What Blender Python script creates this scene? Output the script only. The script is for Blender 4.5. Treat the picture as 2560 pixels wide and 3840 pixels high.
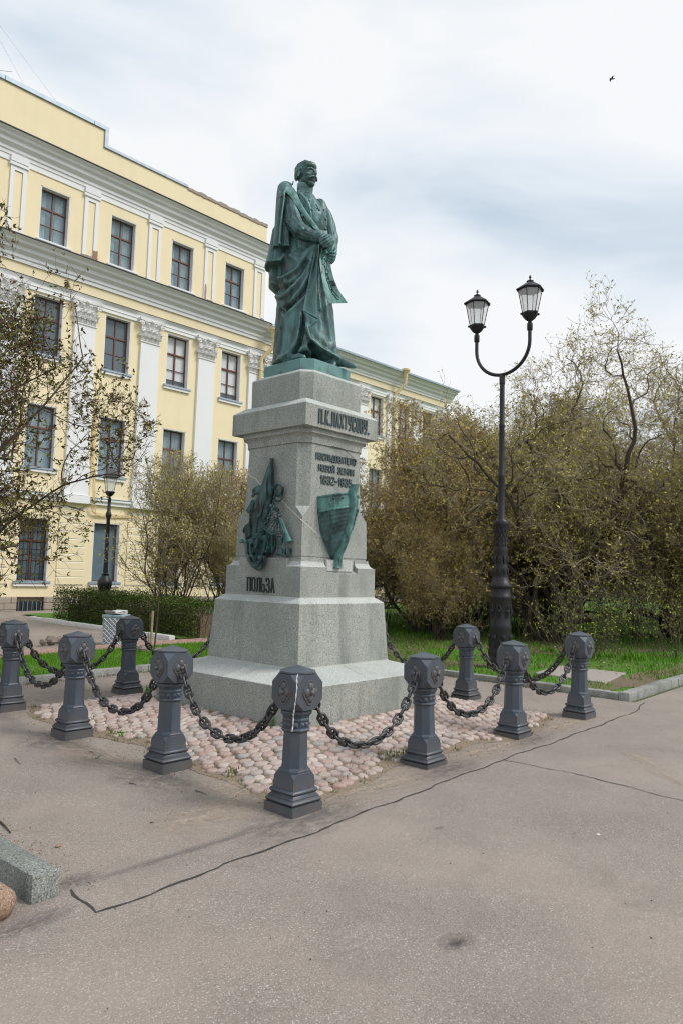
import bpy, bmesh, math, random
import numpy as np
from mathutils import Vector, Matrix
from mathutils.bvhtree import BVHTree
for o in list(bpy.data.objects): bpy.data.objects.remove(o, do_unlink=True)
scn = bpy.context.scene
COL = scn.collection
R = math.radians
rnd = random.Random(7)

# ---------------------------------------------------------------- camera
CAM = np.array([-6.0336, -6.045, 1.6]); FP = 2723.5929     # focal length in photo pixels
_y, _p, _r = R(42.0907), R(4.9878), R(1.5664)
cF = np.array([math.cos(_y)*math.cos(_p), math.sin(_y)*math.cos(_p), math.sin(_p)])
_R = np.cross(cF, [0, 0, 1]); _R /= np.linalg.norm(_R); _U = np.cross(_R, cF)
cR = _R*math.cos(_r)+_U*math.sin(_r); cU = -_R*math.sin(_r)+_U*math.cos(_r)
cam = bpy.data.cameras.new("camera"); co = bpy.data.objects.new("camera", cam); COL.objects.link(co)
m = Matrix.Identity(4)
for i in range(3): m[i][0] = cR[i]; m[i][1] = cU[i]; m[i][2] = -cF[i]; m[i][3] = CAM[i]
co.matrix_world = m
cam.sensor_fit = 'HORIZONTAL'; cam.sensor_width = 24.0; cam.lens = 24.0*FP/2560.0
cam.clip_start = 0.05; cam.clip_end = 3000
cam.dof.use_dof = True; cam.dof.focus_distance = 8.4; cam.dof.aperture_fstop = 9.0
scn.camera = co
scn.view_settings.view_transform = 'Standard'
scn.view_settings.look = 'None'; scn.view_settings.gamma = 1.0; scn.view_settings.exposure = 0.6
try: scn.view_settings.use_curve_mapping = False
except Exception: pass
scn.cycles.filter_width = 1.15; scn.cycles.max_bounces = 6; scn.cycles.transparent_max_bounces = 8

# ---------------------------------------------------------------- world and sun (overcast)
SUN_EL, SUN_AZ = R(48), R(-62)          # azimuth of the direction towards the sun, from +X towards +Y
w = bpy.data.worlds.new("World"); scn.world = w; w.use_nodes = True
nt = w.node_tree; nt.nodes.clear(); N = nt.nodes.new; L = nt.links.new
out = N('ShaderNodeOutputWorld')
sky = N('ShaderNodeTexSky'); sky.sky_type = 'NISHITA'; sky.sun_disc = False
sky.sun_elevation = SUN_EL; sky.sun_rotation = R(90)-SUN_AZ; sky.air_density = 1.0; sky.dust_density = 3.0
bg1 = N('ShaderNodeBackground'); bg1.inputs[1].default_value = 0.07; L(sky.outputs[0], bg1.inputs[0])
tc = N('ShaderNodeTexCoord'); mp = N('ShaderNodeMapping'); mp.inputs['Scale'].default_value = (1.0, 1.0, 2.2)
mp.inputs['Location'].default_value = (1.35, -0.6, 0.55)
L(tc.outputs['Generated'], mp.inputs[0])
n1 = N('ShaderNodeTexNoise'); n1.inputs['Scale'].default_value = 1.9; n1.inputs['Detail'].default_value = 5; n1.inputs['Roughness'].default_value = 0.48; n1.inputs['Distortion'].default_value = 0.35
L(mp.outputs[0], n1.inputs[0])
cr = N('ShaderNodeValToRGB'); e = cr.color_ramp.elements
e[0].position = 0.37; e[0].color = (0.40, 0.48, 0.565, 1); e[1].position = 0.58; e[1].color = (0.70, 0.71, 0.72, 1)
el = cr.color_ramp.elements.new(0.49); el.color = (0.585, 0.635, 0.68, 1)
L(n1.outputs[0], cr.inputs[0])
bg2 = N('ShaderNodeBackground'); bg2.inputs[1].default_value = 0.93; L(cr.outputs[0], bg2.inputs[0])
mx = N('ShaderNodeMixShader'); mx.inputs[0].default_value = 0.93
L(bg1.outputs[0], mx.inputs[1]); L(bg2.outputs[0], mx.inputs[2]); L(mx.outputs[0], out.inputs[0])
sd = bpy.data.lights.new("sun", 'SUN'); sd.energy = 1.5; sd.angle = R(20); sd.color = (1.0, 0.965, 0.92)
so = bpy.data.objects.new("sun", sd); COL.objects.link(so)
sdir = Vector((math.cos(SUN_AZ)*math.cos(SUN_EL), math.sin(SUN_AZ)*math.cos(SUN_EL), math.sin(SUN_EL)))
so.rotation_euler = sdir.to_track_quat('Z', 'Y').to_euler(); so.location = (0, 0, 30)

# ---------------------------------------------------------------- measuring helpers (survey of the place)
def ray(x, y): return cF+cR*(x-1280)/FP-cU*(y-1920)/FP
GA, GB = 0.0119, 0.0062
def gz(x, y):
    def s(v, k=14.0): return k*math.tanh(v/k)
    z = GA*s(x, 22.0)+GB*s(y, 30.0)
    return z
def gpt(px, py, dz=0.0):
    d = ray(px, py); t = -(CAM[2]-GA*CAM[0]-GB*CAM[1]-dz)/(d[2]-GA*d[0]-GB*d[1]); P = CAM+d*t
    return P
def on_plane(px, py, axis, val):
    d = ray(px, py); t = (val-CAM[axis])/d[axis]; return CAM+d*t

# ---------------------------------------------------------------- object helpers
def tag(o, label=None, cat=None, group=None, kind=None):
    if label: o['label'] = label
    if cat: o['category'] = cat
    if group: o['group'] = group
    if kind: o['kind'] = kind
    return o
def empty(name, loc=(0, 0, 0), rz=0.0):
    o = bpy.data.objects.new(name, None); COL.objects.link(o); o.location = loc; o.rotation_euler = (0, 0, rz)
    o.empty_display_size = 0.1
    return o
def link(name, me, mat=None, parent=None, loc=None):
    o = bpy.data.objects.new(name, me); COL.objects.link(o)
    if mat is not None and not me.materials: me.materials.append(mat)
    if parent is not None: o.parent = parent
    if loc is not None: o.location = loc
    return o
def shade(me, ang=None):
    me.polygons.foreach_set('use_smooth', [True]*len(me.polygons))
    if ang is not None:
        try: me.set_sharp_from_angle(angle=R(ang))
        except Exception: pass
class MB:
    """collects simple shapes into one mesh"""
    def __init__(s): s.v = []; s.f = []
    def add(s, vs, fs):
        b = len(s.v); s.v += [tuple(map(float, v)) for v in vs]; s.f += [tuple(i+b for i in f) for f in fs]; return s
    def box(s, x0, x1, y0, y1, z0, z1):
        return s.add([(x0,y0,z0),(x1,y0,z0),(x1,y1,z0),(x0,y1,z0),(x0,y0,z1),(x1,y0,z1),(x1,y1,z1),(x0,y1,z1)],
              [(0,3,2,1),(4,5,6,7),(0,1,5,4),(1,2,6,5),(2,3,7,6),(3,0,4,7)])
    def loft(s, rings, cap=True, close=True):
        n = len(rings[0]); b = len(s.v)
        for r in rings: s.v += [tuple(map(float, v)) for v in r]
        for i in range(len(rings)-1):
            for j in range(n if close else n-1):
                k = (j+1) % n
                s.f.append((b+i*n+j, b+i*n+k, b+(i+1)*n+k, b+(i+1)*n+j))
        if cap:
            s.f.append(tuple(b+j for j in reversed(range(n)))); s.f.append(tuple(b+(len(rings)-1)*n+j for j in range(n)))
        return s
    def lathe(s, prof, n=16, c=(0, 0), rot=0.0):
        rings = [[(c[0]+r*math.cos(2*math.pi*j/n+rot), c[1]+r*math.sin(2*math.pi*j/n+rot), z) for j in range(n)] for r, z in prof]
        return s.loft(rings)
    def tube(s, pts, rad, n=8, cap=True):
        pts = [Vector(p) for p in pts]; rs = rad if hasattr(rad, '__len__') else [rad]*len(pts)
        rings = []; up = None
        for i, p in enumerate(pts):
            t = (pts[min(i+1, len(pts)-1)]-pts[max(i-1, 0)]).normalized()
            if up is None:
                up = Vector((0, 0, 1)) if abs(t.z) < 0.9 else Vector((1, 0, 0))
            a = t.cross(up).normalized(); b_ = a.cross(t).normalized(); up = b_
            rings.append([p+(a*math.cos(2*math.pi*j/n)+b_*math.sin(2*math.pi*j/n))*rs[i] for j in range(n)])
        return s.loft(rings, cap)
    def ball(s, c, r, n=8, m_=6, sc=(1, 1, 1), rot=None):
        rings = []
        for i in range(1, m_):
            a = math.pi*i/m_
            ring = []
            for j in range(n):
                v = Vector((math.sin(a)*math.cos(2*math.pi*j/n)*sc[0], math.sin(a)*math.sin(2*math.pi*j/n)*sc[1], -math.cos(a)*sc[2]))*r
                if rot: v = rot @ v
                ring.append(Vector(c)+v)
            rings.append(ring)
        return s.loft(rings)
    def prism(s, poly, z0, z1):
        n = len(poly)
        return s.loft([[(x, y, z0) for x, y in poly], [(x, y, z1) for x, y in poly]])
    def mesh(s, name, smooth=None, bevel=0.0, seg=1, recalc=True):
        me = bpy.data.meshes.new(name); me.from_pydata(s.v, [], s.f)
        if recalc or bevel:
            bm = bmesh.new(); bm.from_mesh(me)
            if recalc: bmesh.ops.recalc_face_normals(bm, faces=bm.faces)
            if bevel:
                eds = [e for e in bm.edges if len(e.link_faces) == 2 and e.calc_face_angle(0) > 0.45]
                bmesh.ops.bevel(bm, geom=eds, offset=bevel, segments=seg, affect='EDGES', profile=0.5)
            bm.to_mesh(me); bm.free()
        if smooth is not None: shade(me, smooth)
        me.update(); return me
    def build(s, name, mat, parent=None, smooth=None, bevel=0.0, seg=1, loc=None):
        return link(name, s.mesh(name, smooth, bevel, seg), mat, parent, loc)
def np_mesh(name, V, Fq, n=4):
    """fast mesh from numpy vertices and equal-sided faces"""
    me = bpy.data.meshes.new(name); V = np.asarray(V, np.float32); Fq = np.asarray(Fq, np.int32)
    me.vertices.add(len(V)); me.vertices.foreach_set('co', V.ravel())
    me.loops.add(Fq.size); me.loops.foreach_set('vertex_index', Fq.ravel())
    me.polygons.add(len(Fq)); me.polygons.foreach_set('loop_start', np.arange(0, Fq.size, Fq.shape[1], dtype=np.int32))
    try: me.polygons.foreach_set('loop_total', np.full(len(Fq), Fq.shape[1], np.int32))
    except Exception: pass
    me.update(calc_edges=True); return me
def copy_tree(o, parent=None):
    c = o.copy(); COL.objects.link(c)
    if parent is not None: c.parent = parent
    for ch in list(o.children): copy_tree(ch, c)
    return c

# ---------------------------------------------------------------- materials
class NT:
    def __init__(s, name):
        s.m = bpy.data.materials.new(name); s.m.use_nodes = True; s.t = s.m.node_tree; s.b = s.t.nodes['Principled BSDF']
        s.c = s.n('ShaderNodeTexCoord').outputs['Object']
    def n(s, t, **k):
        x = s.t.nodes.new(t)
        for a, v in k.items(): setattr(x, a, v)
        return x
    def l(s, a, b): s.t.links.new(a, b)
    def noise(s, scale, detail=3, rough=0.55, vec=None, dist=0.0, sc=None):
        v = vec or s.c
        if sc:
            mp = s.n('ShaderNodeMapping'); mp.inputs['Scale'].default_value = sc; s.l(v, mp.inputs[0]); v = mp.outputs[0]
        x = s.n('ShaderNodeTexNoise'); x.inputs['Scale'].default_value = scale; x.inputs['Detail'].default_value = detail
        x.inputs['Roughness'].default_value = rough; x.inputs['Distortion'].default_value = dist; s.l(v, x.inputs['Vector']); return x.outputs[0]
    def vor(s, scale, feat='F1', vec=None, outp='Distance', rand=1.0):
        x = s.n('ShaderNodeTexVoronoi'); x.feature = feat; x.inputs['Scale'].default_value = scale; x.inputs['Randomness'].default_value = rand
        s.l(vec or s.c, x.inputs['Vector']); return x.outputs[outp]
    def ramp(s, fac, stops, interp='LINEAR'):
        x = s.n('ShaderNodeValToRGB'); cr = x.color_ramp; cr.interpolation = interp
        while len(cr.elements) < len(stops): cr.elements.new(0.5)
        for e, (p, c) in zip(cr.elements, stops):
            e.position = p; e.color = tuple(c)+(1,) if hasattr(c, '__len__') else (c, c, c, 1)
        s.l(fac, x.inputs[0]); return x.outputs[0]
    def mix(s, fac, a, b, mode='MIX'):
        x = s.n('ShaderNodeMix'); x.data_type = 'RGBA'; x.blend_type = mode
        def put(v, i):
            if hasattr(v, 'is_output'): s.l(v, x.inputs[i])
            elif i == 0: x.inputs[0].default_value = v
            else: x.inputs[i].default_value = tuple(v)+(1,)
        put(fac, 0); put(a, 6); put(b, 7); return x.outputs[2]
    def math(s, op, a, b=0.0):
        x = s.n('ShaderNodeMath'); x.operation = op
        for i, v in enumerate((a, b)):
            if hasattr(v, 'is_output'): s.l(v, x.inputs[i])
            else: x.inputs[i].default_value = v
        return x.outputs[0]
    def bump(s, h, strength=0.3, dist=0.01, prev=None):
        x = s.n('ShaderNodeBump'); x.inputs['Strength'].default_value = strength; x.inputs['Distance'].default_value = dist
        s.l(h, x.inputs['Height'])
        if prev is not None: s.l(prev, x.inputs['Normal'])
        return x.outputs[0]
    def objrand(s): return s.n('ShaderNodeObjectInfo').outputs['Random']
    def done(s, col, rough=0.8, bump=None, metal=0.0, spec=None):
        if hasattr(col, 'is_output'): s.l(col, s.b.inputs['Base Color'])
        else: s.b.inputs['Base Color'].default_value = tuple(col)+(1,)
        if hasattr(rough, 'is_output'): s.l(rough, s.b.inputs['Roughness'])
        else: s.b.inputs['Roughness'].default_value = rough
        s.b.inputs['Metallic'].default_value = metal
        if spec is not None: s.b.inputs['Specular IOR Level'].default_value = spec
        if bump is not None: s.l(bump, s.b.inputs['Normal'])
        return s.m
def simple(name, col, rough=0.7, nscale=20, var=0.12, metal=0.0, bump=0.0, spec=None):
    t = NT(name); f = t.noise(nscale, 4)
    c = t.mix(f, [x*(1-var) for x in col], [min(1, x*(1+var)) for x in col])
    b = t.bump(f, bump, 0.01) if bump else None
    return t.done(c, rough, b, metal, spec)
M = {}
def granite(name, a, b_, dark, stain=(0.19, 0.225, 0.195), rough=0.75, amount=0.66):
    t = NT(name)
    g = t.vor(105, outp='Color'); gg = t.n('ShaderNodeSeparateColor'); t.l(g, gg.inputs[0]); g = gg.outputs[0]
    c = t.mix(t.ramp(g, [(0.0, 0.0), (1.0, 1.0)]), a, b_)
    n2 = t.noise(80, 3, 0.7); c = t.mix(t.ramp(n2, [(0.53, 0.0), (0.62, 1.0)]), c, dark)
    n2b = t.noise(140, 2, 0.6); c = t.mix(t.ramp(n2b, [(0.56, 0.0), (0.66, 0.7)]), c, (0.62, 0.62, 0.58))
    n3 = t.noise(1.3, 5, 0.65); c = t.mix(t.math('MULTIPLY', t.ramp(n3, [(0.42, 0.0), (0.72, 1.0)]), amount), c, stain)
    n4 = t.noise(5.0, 3, 0.6, sc=(1.0, 1.0, 0.12)); c = t.mix(t.math('MULTIPLY', t.ramp(n4, [(0.52, 0.0), (0.75, 1.0)]), amount*0.8), c, [x*0.62 for x in stain])
    return t.done(c, rough, t.bump(n2, 0.25, 0.004), spec=0.35)
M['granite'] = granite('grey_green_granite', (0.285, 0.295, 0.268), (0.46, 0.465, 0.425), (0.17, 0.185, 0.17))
M['granite_top'] = granite('clean_skylit_granite', (0.46, 0.475, 0.45), (0.60, 0.61, 0.585), (0.30, 0.315, 0.30), amount=0.25)  # rain-cleaned stone, its paler tone also painting in the sky light on ledges
M['kerb'] = granite('kerb_granite', (0.27, 0.27, 0.245), (0.42, 0.415, 0.385), (0.10, 0.11, 0.105), stain=(0.15, 0.16, 0.13), amount=0.9)
M['kerb_old'] = granite('old_dark_kerb_granite', (0.17, 0.18, 0.16), (0.30, 0.31, 0.285), (0.07, 0.08, 0.075), stain=(0.10, 0.11, 0.085), amount=0.9)
M['vein'] = simple('pale_quartz_vein', (0.56, 0.53, 0.46), 0.7, 30, 0.15)
M['mortar'] = simple('pale_joint_mortar', (0.50, 0.51, 0.44), 0.9, 60, 0.25)
def bronze(name='weathered_bronze', teal=1.0, point=True):
    t = NT(name)
    n = t.noise(3.4, 6, 0.66, dist=0.8); ns = t.noise(11.0, 5, 0.65, sc=(1.0, 1.0, 0.14))
    c = t.mix(t.ramp(n, [(0.36, 0.0), (0.60, 1.0)]), (0.026, 0.030, 0.031), (0.055, 0.115, 0.122))
    c = t.mix(t.math('MULTIPLY', t.ramp(ns, [(0.45, 0.0), (0.66, 1.0)]), 0.75*teal), c, (0.115, 0.26, 0.25))
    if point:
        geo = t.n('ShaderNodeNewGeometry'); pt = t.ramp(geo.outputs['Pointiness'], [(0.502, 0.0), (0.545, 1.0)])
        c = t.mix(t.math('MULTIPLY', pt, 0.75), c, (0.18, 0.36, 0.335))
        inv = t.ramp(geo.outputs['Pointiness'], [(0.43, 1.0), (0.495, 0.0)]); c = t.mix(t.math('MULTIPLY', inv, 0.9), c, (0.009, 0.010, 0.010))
    br = t.noise(5.5, 4, 0.6); c = t.mix(t.math('MULTIPLY', t.ramp(br, [(0.52, 0.0), (0.68, 1.0)]), 0.5), c, (0.075, 0.070, 0.062))
    return t.done(c, t.ramp(ns, [(0.3, 0.36), (0.7, 0.58)]), t.bump(t.noise(60, 4), 0.3, 0.004), metal=0.2, spec=0.5)
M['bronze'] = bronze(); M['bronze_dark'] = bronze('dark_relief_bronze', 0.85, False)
def bronze2():
    t = NT('green_verdigris'); n = t.noise(9, 5, 0.7, sc=(1, 1, 0.45))
    c = t.mix(t.ramp(n, [(0.36, 0.0), (0.62, 1.0)]), (0.045, 0.125, 0.125), (0.17, 0.36, 0.32))
    n2 = t.noise(8, 5, 0.65, sc=(1, 1, .6)); c = t.mix(t.ramp(n2, [(0.50, 0.0), (0.64, 0.85)]), c, (0.035, 0.055, 0.055))
    return t.done(c, 0.55, t.bump(n2, 0.25, 0.004), metal=0.1, spec=0.45)
M['verdigris'] = bronze2()
def iron():
    t = NT('blue_grey_painted_iron'); n = t.noise(3.2, 5, 0.62)
    c = t.mix(n, (0.042, 0.061, 0.090), (0.074, 0.104, 0.146))
    r = t.objrand(); c = t.mix(t.math('MULTIPLY', r, 0.25), c, (0.06, 0.062, 0.066))
    nd = t.noise(9, 5, 0.7, sc=(1, 1, 0.3)); c = t.mix(t.ramp(nd, [(0.55, 0.0), (0.66, 0.85)]), c, (0.055, 0.05, 0.047))
    nr = t.noise(14, 5, 0.7, sc=(1, 1, 0.5)); c = t.mix(t.ramp(nr, [(0.62, 0.0), (0.70, 0.8)]), c, (0.14, 0.085, 0.055))
    sp = t.n('ShaderNodeSeparateXYZ'); t.l(t.c, sp.inputs[0]); gr = t.math('MULTIPLY', t.ramp(sp.outputs[2], [(0.0, 1.0), (0.22, 0.0)]), t.ramp(t.noise(18, 4, 0.7), [(0.35, 0.1), (0.6, 1.0)])); c = t.mix(t.math('MULTIPLY', gr, .8), c, (0.13, 0.105, 0.085))
    geo = t.n('ShaderNodeNewGeometry'); c = t.mix(t.math('MULTIPLY', t.ramp(geo.outputs['Pointiness'], [(0.52, 0.0), (0.62, 1.0)]), 0.3), c, (0.20, 0.19, 0.18))
    return t.done(c, t.ramp(n, [(0.3, 0.36), (0.7, 0.58)]), t.bump(nd, 0.2, 0.003), metal=0.25, spec=0.5)
M['iron'] = iron()
M['chain'] = simple('worn_chain_iron', (0.070, 0.069, 0.070), 0.42, 30, 0.4, metal=0.45, bump=0.2)
M['black'] = simple('black_lamp_paint', (0.014, 0.013, 0.016), 0.45, 8, 0.4, bump=0.15)
M['whitestreak'] = simple('white_drip', (0.75, 0.75, 0.73), 0.8, 50, 0.1)
M['letter'] = simple('dark_bronze_letters', (0.045, 0.055, 0.055), 0.5, 40, 0.35, metal=0.3)
M['lettergrey'] = simple('blue_grey_letters', (0.085, 0.11, 0.115), 0.5, 30, 0.3, metal=0.2)
def asphalt(name, a, b_, warm=(0.42, 0.355, 0.30), patch=None):
    t = NT(name)
    g = t.vor(120, outp='Color'); gg = t.n('ShaderNodeSeparateColor'); t.l(g, gg.inputs[0]); g = gg.outputs[0]
    c = t.mix(g, a, b_)
    n = t.noise(120, 2, 0.6); c = t.mix(t.ramp(n, [(0.60, 0.0), (0.66, 0.75)]), c, (0.62, 0.59, 0.56))
    n = t.noise(95, 2, 0.6, sc=(1.1, 1, 1)); c = t.mix(t.ramp(n, [(0.33, 0.6), (0.40, 0.0)]), c, (0.085, 0.08, 0.08))
    n2 = t.noise(0.55, 5, 0.6); c = t.mix(t.math('MULTIPLY', t.ramp(n2, [(0.40, 0.0), (0.68, 1.0)]), 0.5), c, warm)
    n3 = t.noise(1.7, 5, 0.65, dist=0.5); c = t.mix(t.math('MULTIPLY', t.ramp(n3, [(0.5, 0.0), (0.75, 1.0)]), 0.35), c, [x*0.72 for x in a])
    return t.done(c, 0.85, t.bump(t.noise(170, 3, 0.7), 0.35, 0.004), spec=0.3)
M['asphalt'] = asphalt('dusty_asphalt', (0.225, 0.187, 0.161), (0.305, 0.256, 0.222))
M['asphalt_dark'] = asphalt('older_dark_asphalt', (0.16, 0.145, 0.137), (0.26, 0.235, 0.22))
M['crack'] = simple('dark_crack', (0.055, 0.05, 0.045), 0.95, 40, 0.5)
def stain(name, col, amt):
    t = NT(name); g = t.n('ShaderNodeTexGradient'); g.gradient_type = 'SPHERICAL'; t.l(t.c, g.inputs[0]); n = t.noise(4.0, 5, 0.7); nf = t.noise(26, 3, 0.7)
    f = t.math('MULTIPLY', t.ramp(g.outputs[0], [(0.0, 0.0), (0.75, 1.0)]), t.ramp(n, [(0.38, 0.0), (0.6, 1.0)])); f = t.math('MULTIPLY', f, t.ramp(nf, [(0.35, .5), (0.55, 1.0)])); f = t.math('MULTIPLY', f, amt)
    m_ = t.done(col, 0.9); t.l(f, t.b.inputs['Alpha']); return m_
M['stain_dark'] = stain('soft_dark_stain', (0.07, 0.063, 0.058), 0.95)
M['stain_damp'] = stain('soft_damp_stain', (0.17, 0.15, 0.14), 0.75)
M['stain_sand'] = stain('drifted_sand', (0.50, 0.40, 0.31), 0.8)
M['oil'] = simple('dark_stain', (0.13, 0.12, 0.11), 0.8, 40, 0.3)
def dirt(name, a, b_, c3):
    t = NT(name); n = t.noise(3, 6, 0.7); c = t.mix(n, a, b_)
    n2 = t.noise(60, 4, 0.7); c = t.mix(t.ramp(n2, [(0.52, 0.0), (0.62, 0.8)]), c, c3)
    n3 = t.noise(45, 3, 0.7); c = t.mix(t.ramp(n3, [(0.34, 0.8), (0.42, 0.0)]), c, [x*0.45 for x in a])
    return t.done(c, 0.95, t.bump(n2, 0.6, 0.01))
M['sand'] = dirt('sandy_soil_between_cobbles', (0.17, 0.125, 0.085), (0.31, 0.24, 0.17), (0.38, 0.31, 0.23))
M['soil'] = dirt('leaf_litter_soil', (0.12, 0.085, 0.055), (0.21, 0.155, 0.10), (0.27, 0.21, 0.14))
M['lawn'] = dirt('short_lawn', (0.06, 0.15, 0.010), (0.09, 0.21, 0.014), (0.12, 0.25, 0.022))
M['ground'] = dirt('rough_ground', (0.06, 0.09, 0.02), (0.10, 0.11, 0.04), (0.12, 0.10, 0.05))
def cobble():
    t = NT('pink_granite_cobble'); r = t.objrand()
    c = t.ramp(r, [(0.0, (0.47, 0.41, 0.36)), (0.18, (0.41, 0.27, 0.23)), (0.36, (0.54, 0.47, 0.42)), (0.52, (0.36, 0.22, 0.185)), (0.66, (0.46, 0.36, 0.32)), (0.80, (0.31, 0.30, 0.29)), (1.0, (0.46, 0.33, 0.28))])
    n = t.noise(55, 3, 0.7); c = t.mix(t.ramp(n, [(0.4, 0.0), (0.7, 0.5)]), c, (0.56, 0.50, 0.45))
    n2 = t.noise(30, 3, 0.7); c = t.mix(t.ramp(n2, [(0.33, 0.55), (0.42, 0.0)]), c, (0.20, 0.145, 0.12))
    return t.done(c, 0.8, t.bump(n, 0.3, 0.006))
M['cobble'] = cobble()
def cobble2():
    t = NT('pink_granite_cobble_mass'); geo = t.n('ShaderNodeNewGeometry'); r = geo.outputs['Random Per Island']
    c = t.ramp(r, [(0.0, (0.47, 0.41, 0.36)), (0.25, (0.41, 0.27, 0.23)), (0.5, (0.54, 0.47, 0.42)), (0.75, (0.37, 0.24, 0.20)), (1.0, (0.46, 0.36, 0.32))])
    n = t.noise(55, 3, 0.7); c = t.mix(t.ramp(n, [(0.4, 0.0), (0.7, 0.5)]), c, (0.56, 0.50, 0.45))
    return t.done(c, 0.8, t.bump(n, 0.3, 0.006))
M['cobble_mass'] = cobble2()
def grassmat(name, c0, c1, c2):
    t = NT(name); geo = t.n('ShaderNodeNewGeometry'); r = geo.outputs['Random Per Island']
    c = t.ramp(r, [(0.0, c0), (0.6, c1), (1.0, c2)])
    m_ = t.done(c, 0.6, spec=0.25); return m_
M['grass'] = grassmat('spring_grass', (0.065, 0.19, 0.008), (0.115, 0.30, 0.012), (0.20, 0.38, 0.03))
M['drygrass'] = grassmat('dry_tuft_grass', (0.07, 0.11, 0.02), (0.16, 0.17, 0.05), (0.26, 0.21, 0.10))
M['leaf_olive'] = grassmat('olive_buds', (0.26, 0.21, 0.04), (0.52, 0.45, 0.09), (0.70, 0.64, 0.17))
M['leaf_gold'] = grassmat('golden_buds', (0.26, 0.17, 0.05), (0.52, 0.36, 0.09), (0.68, 0.56, 0.17))
M['leaf_young'] = grassmat('young_green_leaves', (0.16, 0.22, 0.015), (0.30, 0.38, 0.03), (0.45, 0.50, 0.08))
M['leaf_brown'] = grassmat('brown_green_buds', (0.10, 0.055, 0.03), (0.16, 0.11, 0.04), (0.26, 0.33, 0.05))
M['leaf_hedge'] = grassmat('hedge_leaves', (0.03, 0.055, 0.008), (0.075, 0.12, 0.018), (0.15, 0.20, 0.03))
M['litter'] = grassmat('fallen_leaves', (0.10, 0.06, 0.035), (0.19, 0.125, 0.075), (0.30, 0.22, 0.14))
def bark(name, a, b_):
    t = NT(name); n = t.noise(14, 4, 0.7, sc=(1, 1, 0.4)); return t.done(t.mix(n, a, b_), 0.9, t.bump(n, 0.4, 0.006))
M['bark'] = bark('dark_brown_bark', (0.045, 0.034, 0.026), (0.13, 0.10, 0.07))
M['twig'] = bark('pale_twigs', (0.20, 0.16, 0.105), (0.50, 0.42, 0.30))
M['twig_dark'] = bark('dark_twigs', (0.05, 0.038, 0.028), (0.15, 0.115, 0.08))
def stucco(name, col, var=0.07, stain=0.25):
    t = NT(name); n = t.noise(1.1, 5, 0.6); c = t.mix(n, [x*(1-var) for x in col], [min(1, x*(1+var)) for x in col])
    s_ = t.noise(2.2, 4, 0.6, sc=(1.0, 1.0, 0.1)); c = t.mix(t.math('MULTIPLY', t.ramp(s_, [(0.5, 0.0), (0.8, 1.0)]), stain), c, [x*0.7 for x in col])
    return t.done(c, 0.9, t.bump(t.noise(40, 3), 0.1, 0.005), spec=0.2)
M['yellow'] = stucco('yellow_stucco', (0.90, 0.775, 0.52), 0.06, 0.22)
M['white'] = stucco('white_stucco', (0.82, 0.81, 0.80), 0.05, 0.3)
M['whiteclean'] = stucco('white_trim', (0.86, 0.86, 0.86), 0.04, 0.12)
M['cornice'] = stucco('grey_white_cornice', (0.83, 0.83, 0.84), 0.05, 0.22)
M['tin'] = simple('galvanised_tin', (0.36, 0.43, 0.50), 0.45, 6, 0.25, metal=0.3)
M['tindark'] = simple('dark_roof_edge', (0.035, 0.045, 0.05), 0.6, 6, 0.3)
M['brick'] = simple('exposed_brick', (0.36, 0.20, 0.145), 0.9, 30, 0.4, bump=0.4)
M['plaster_raw'] = simple('broken_plaster', (0.36, 0.30, 0.25), 0.95, 30, 0.35, bump=0.5)
M['wood'] = simple('red_brown_window_paint', (0.15, 0.055, 0.034), 0.5, 12, 0.25)
M['woodwhite'] = simple('white_inner_frame', (0.62, 0.64, 0.64), 0.5, 12, 0.1)
M['curtain'] = simple('pale_blue_curtain', (0.66, 0.82, 0.86), 0.9, 5, 0.25)
M['blind'] = simple('white_blind', (0.93, 0.93, 0.92), 0.9, 5, 0.05)
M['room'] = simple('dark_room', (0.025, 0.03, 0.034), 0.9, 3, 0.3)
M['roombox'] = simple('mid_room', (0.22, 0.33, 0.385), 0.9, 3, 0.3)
M['boarded'] = simple('blue_grey_board', (0.13, 0.19, 0.225), 0.35, 3, 0.25)
def pane(name, col, alpha):
    t = NT(name); m_ = t.done(col, 0.04, t.bump(t.noise(2.5, 2), 0.04, 0.02), spec=0.8)
    t.b.inputs['Alpha'].default_value = alpha; return m_
M['pane'] = pane('window_glass', (0.27, 0.37, 0.42), 0.36)  # pale bluish sky reflection painted into the glass colour and opacity
M['paneclear'] = pane('clear_window_glass', (0.30, 0.36, 0.38), 0.12)
M['panedark'] = pane('dark_window_glass', (0.14, 0.19, 0.22), 0.72)
M['lampglass'] = pane('ribbed_lamp_glass', (0.92, 0.94, 0.93), 0.42)
M['lampglass'].node_tree.nodes['Principled BSDF'].inputs['Roughness'].default_value = 0.35
M['limestone'] = None
def limestone():
    t = NT('rough_limestone'); r = t.objrand(); n = t.noise(5, 5, 0.7, sc=(1, 1, 3))
    c = t.mix(n, (0.30, 0.25, 0.205), (0.50, 0.45, 0.39)); c = t.mix(t.math('MULTIPLY', r, 0.5), c, (0.42, 0.31, 0.22))
    return t.done(c, 0.95, t.bump(n, 0.5, 0.02))
M['limestone'] = limestone()
M['whitekerb'] = simple('whitewashed_kerb', (0.66, 0.65, 0.62), 0.9, 8, 0.2, bump=0.3)
M['redpaver'] = simple('pinkish_brick_paver', (0.40, 0.25, 0.21), 0.9, 8, 0.3)
M['slab'] = simple('concrete_paving_slab', (0.36, 0.32, 0.28), 0.9, 10, 0.15, bump=0.2)
M['redgranite'] = granite('red_brown_boulder', (0.28, 0.17, 0.11), (0.38, 0.25, 0.18), (0.12, 0.07, 0.05), stain=(0.30, 0.19, 0.12), amount=0.4)
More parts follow.
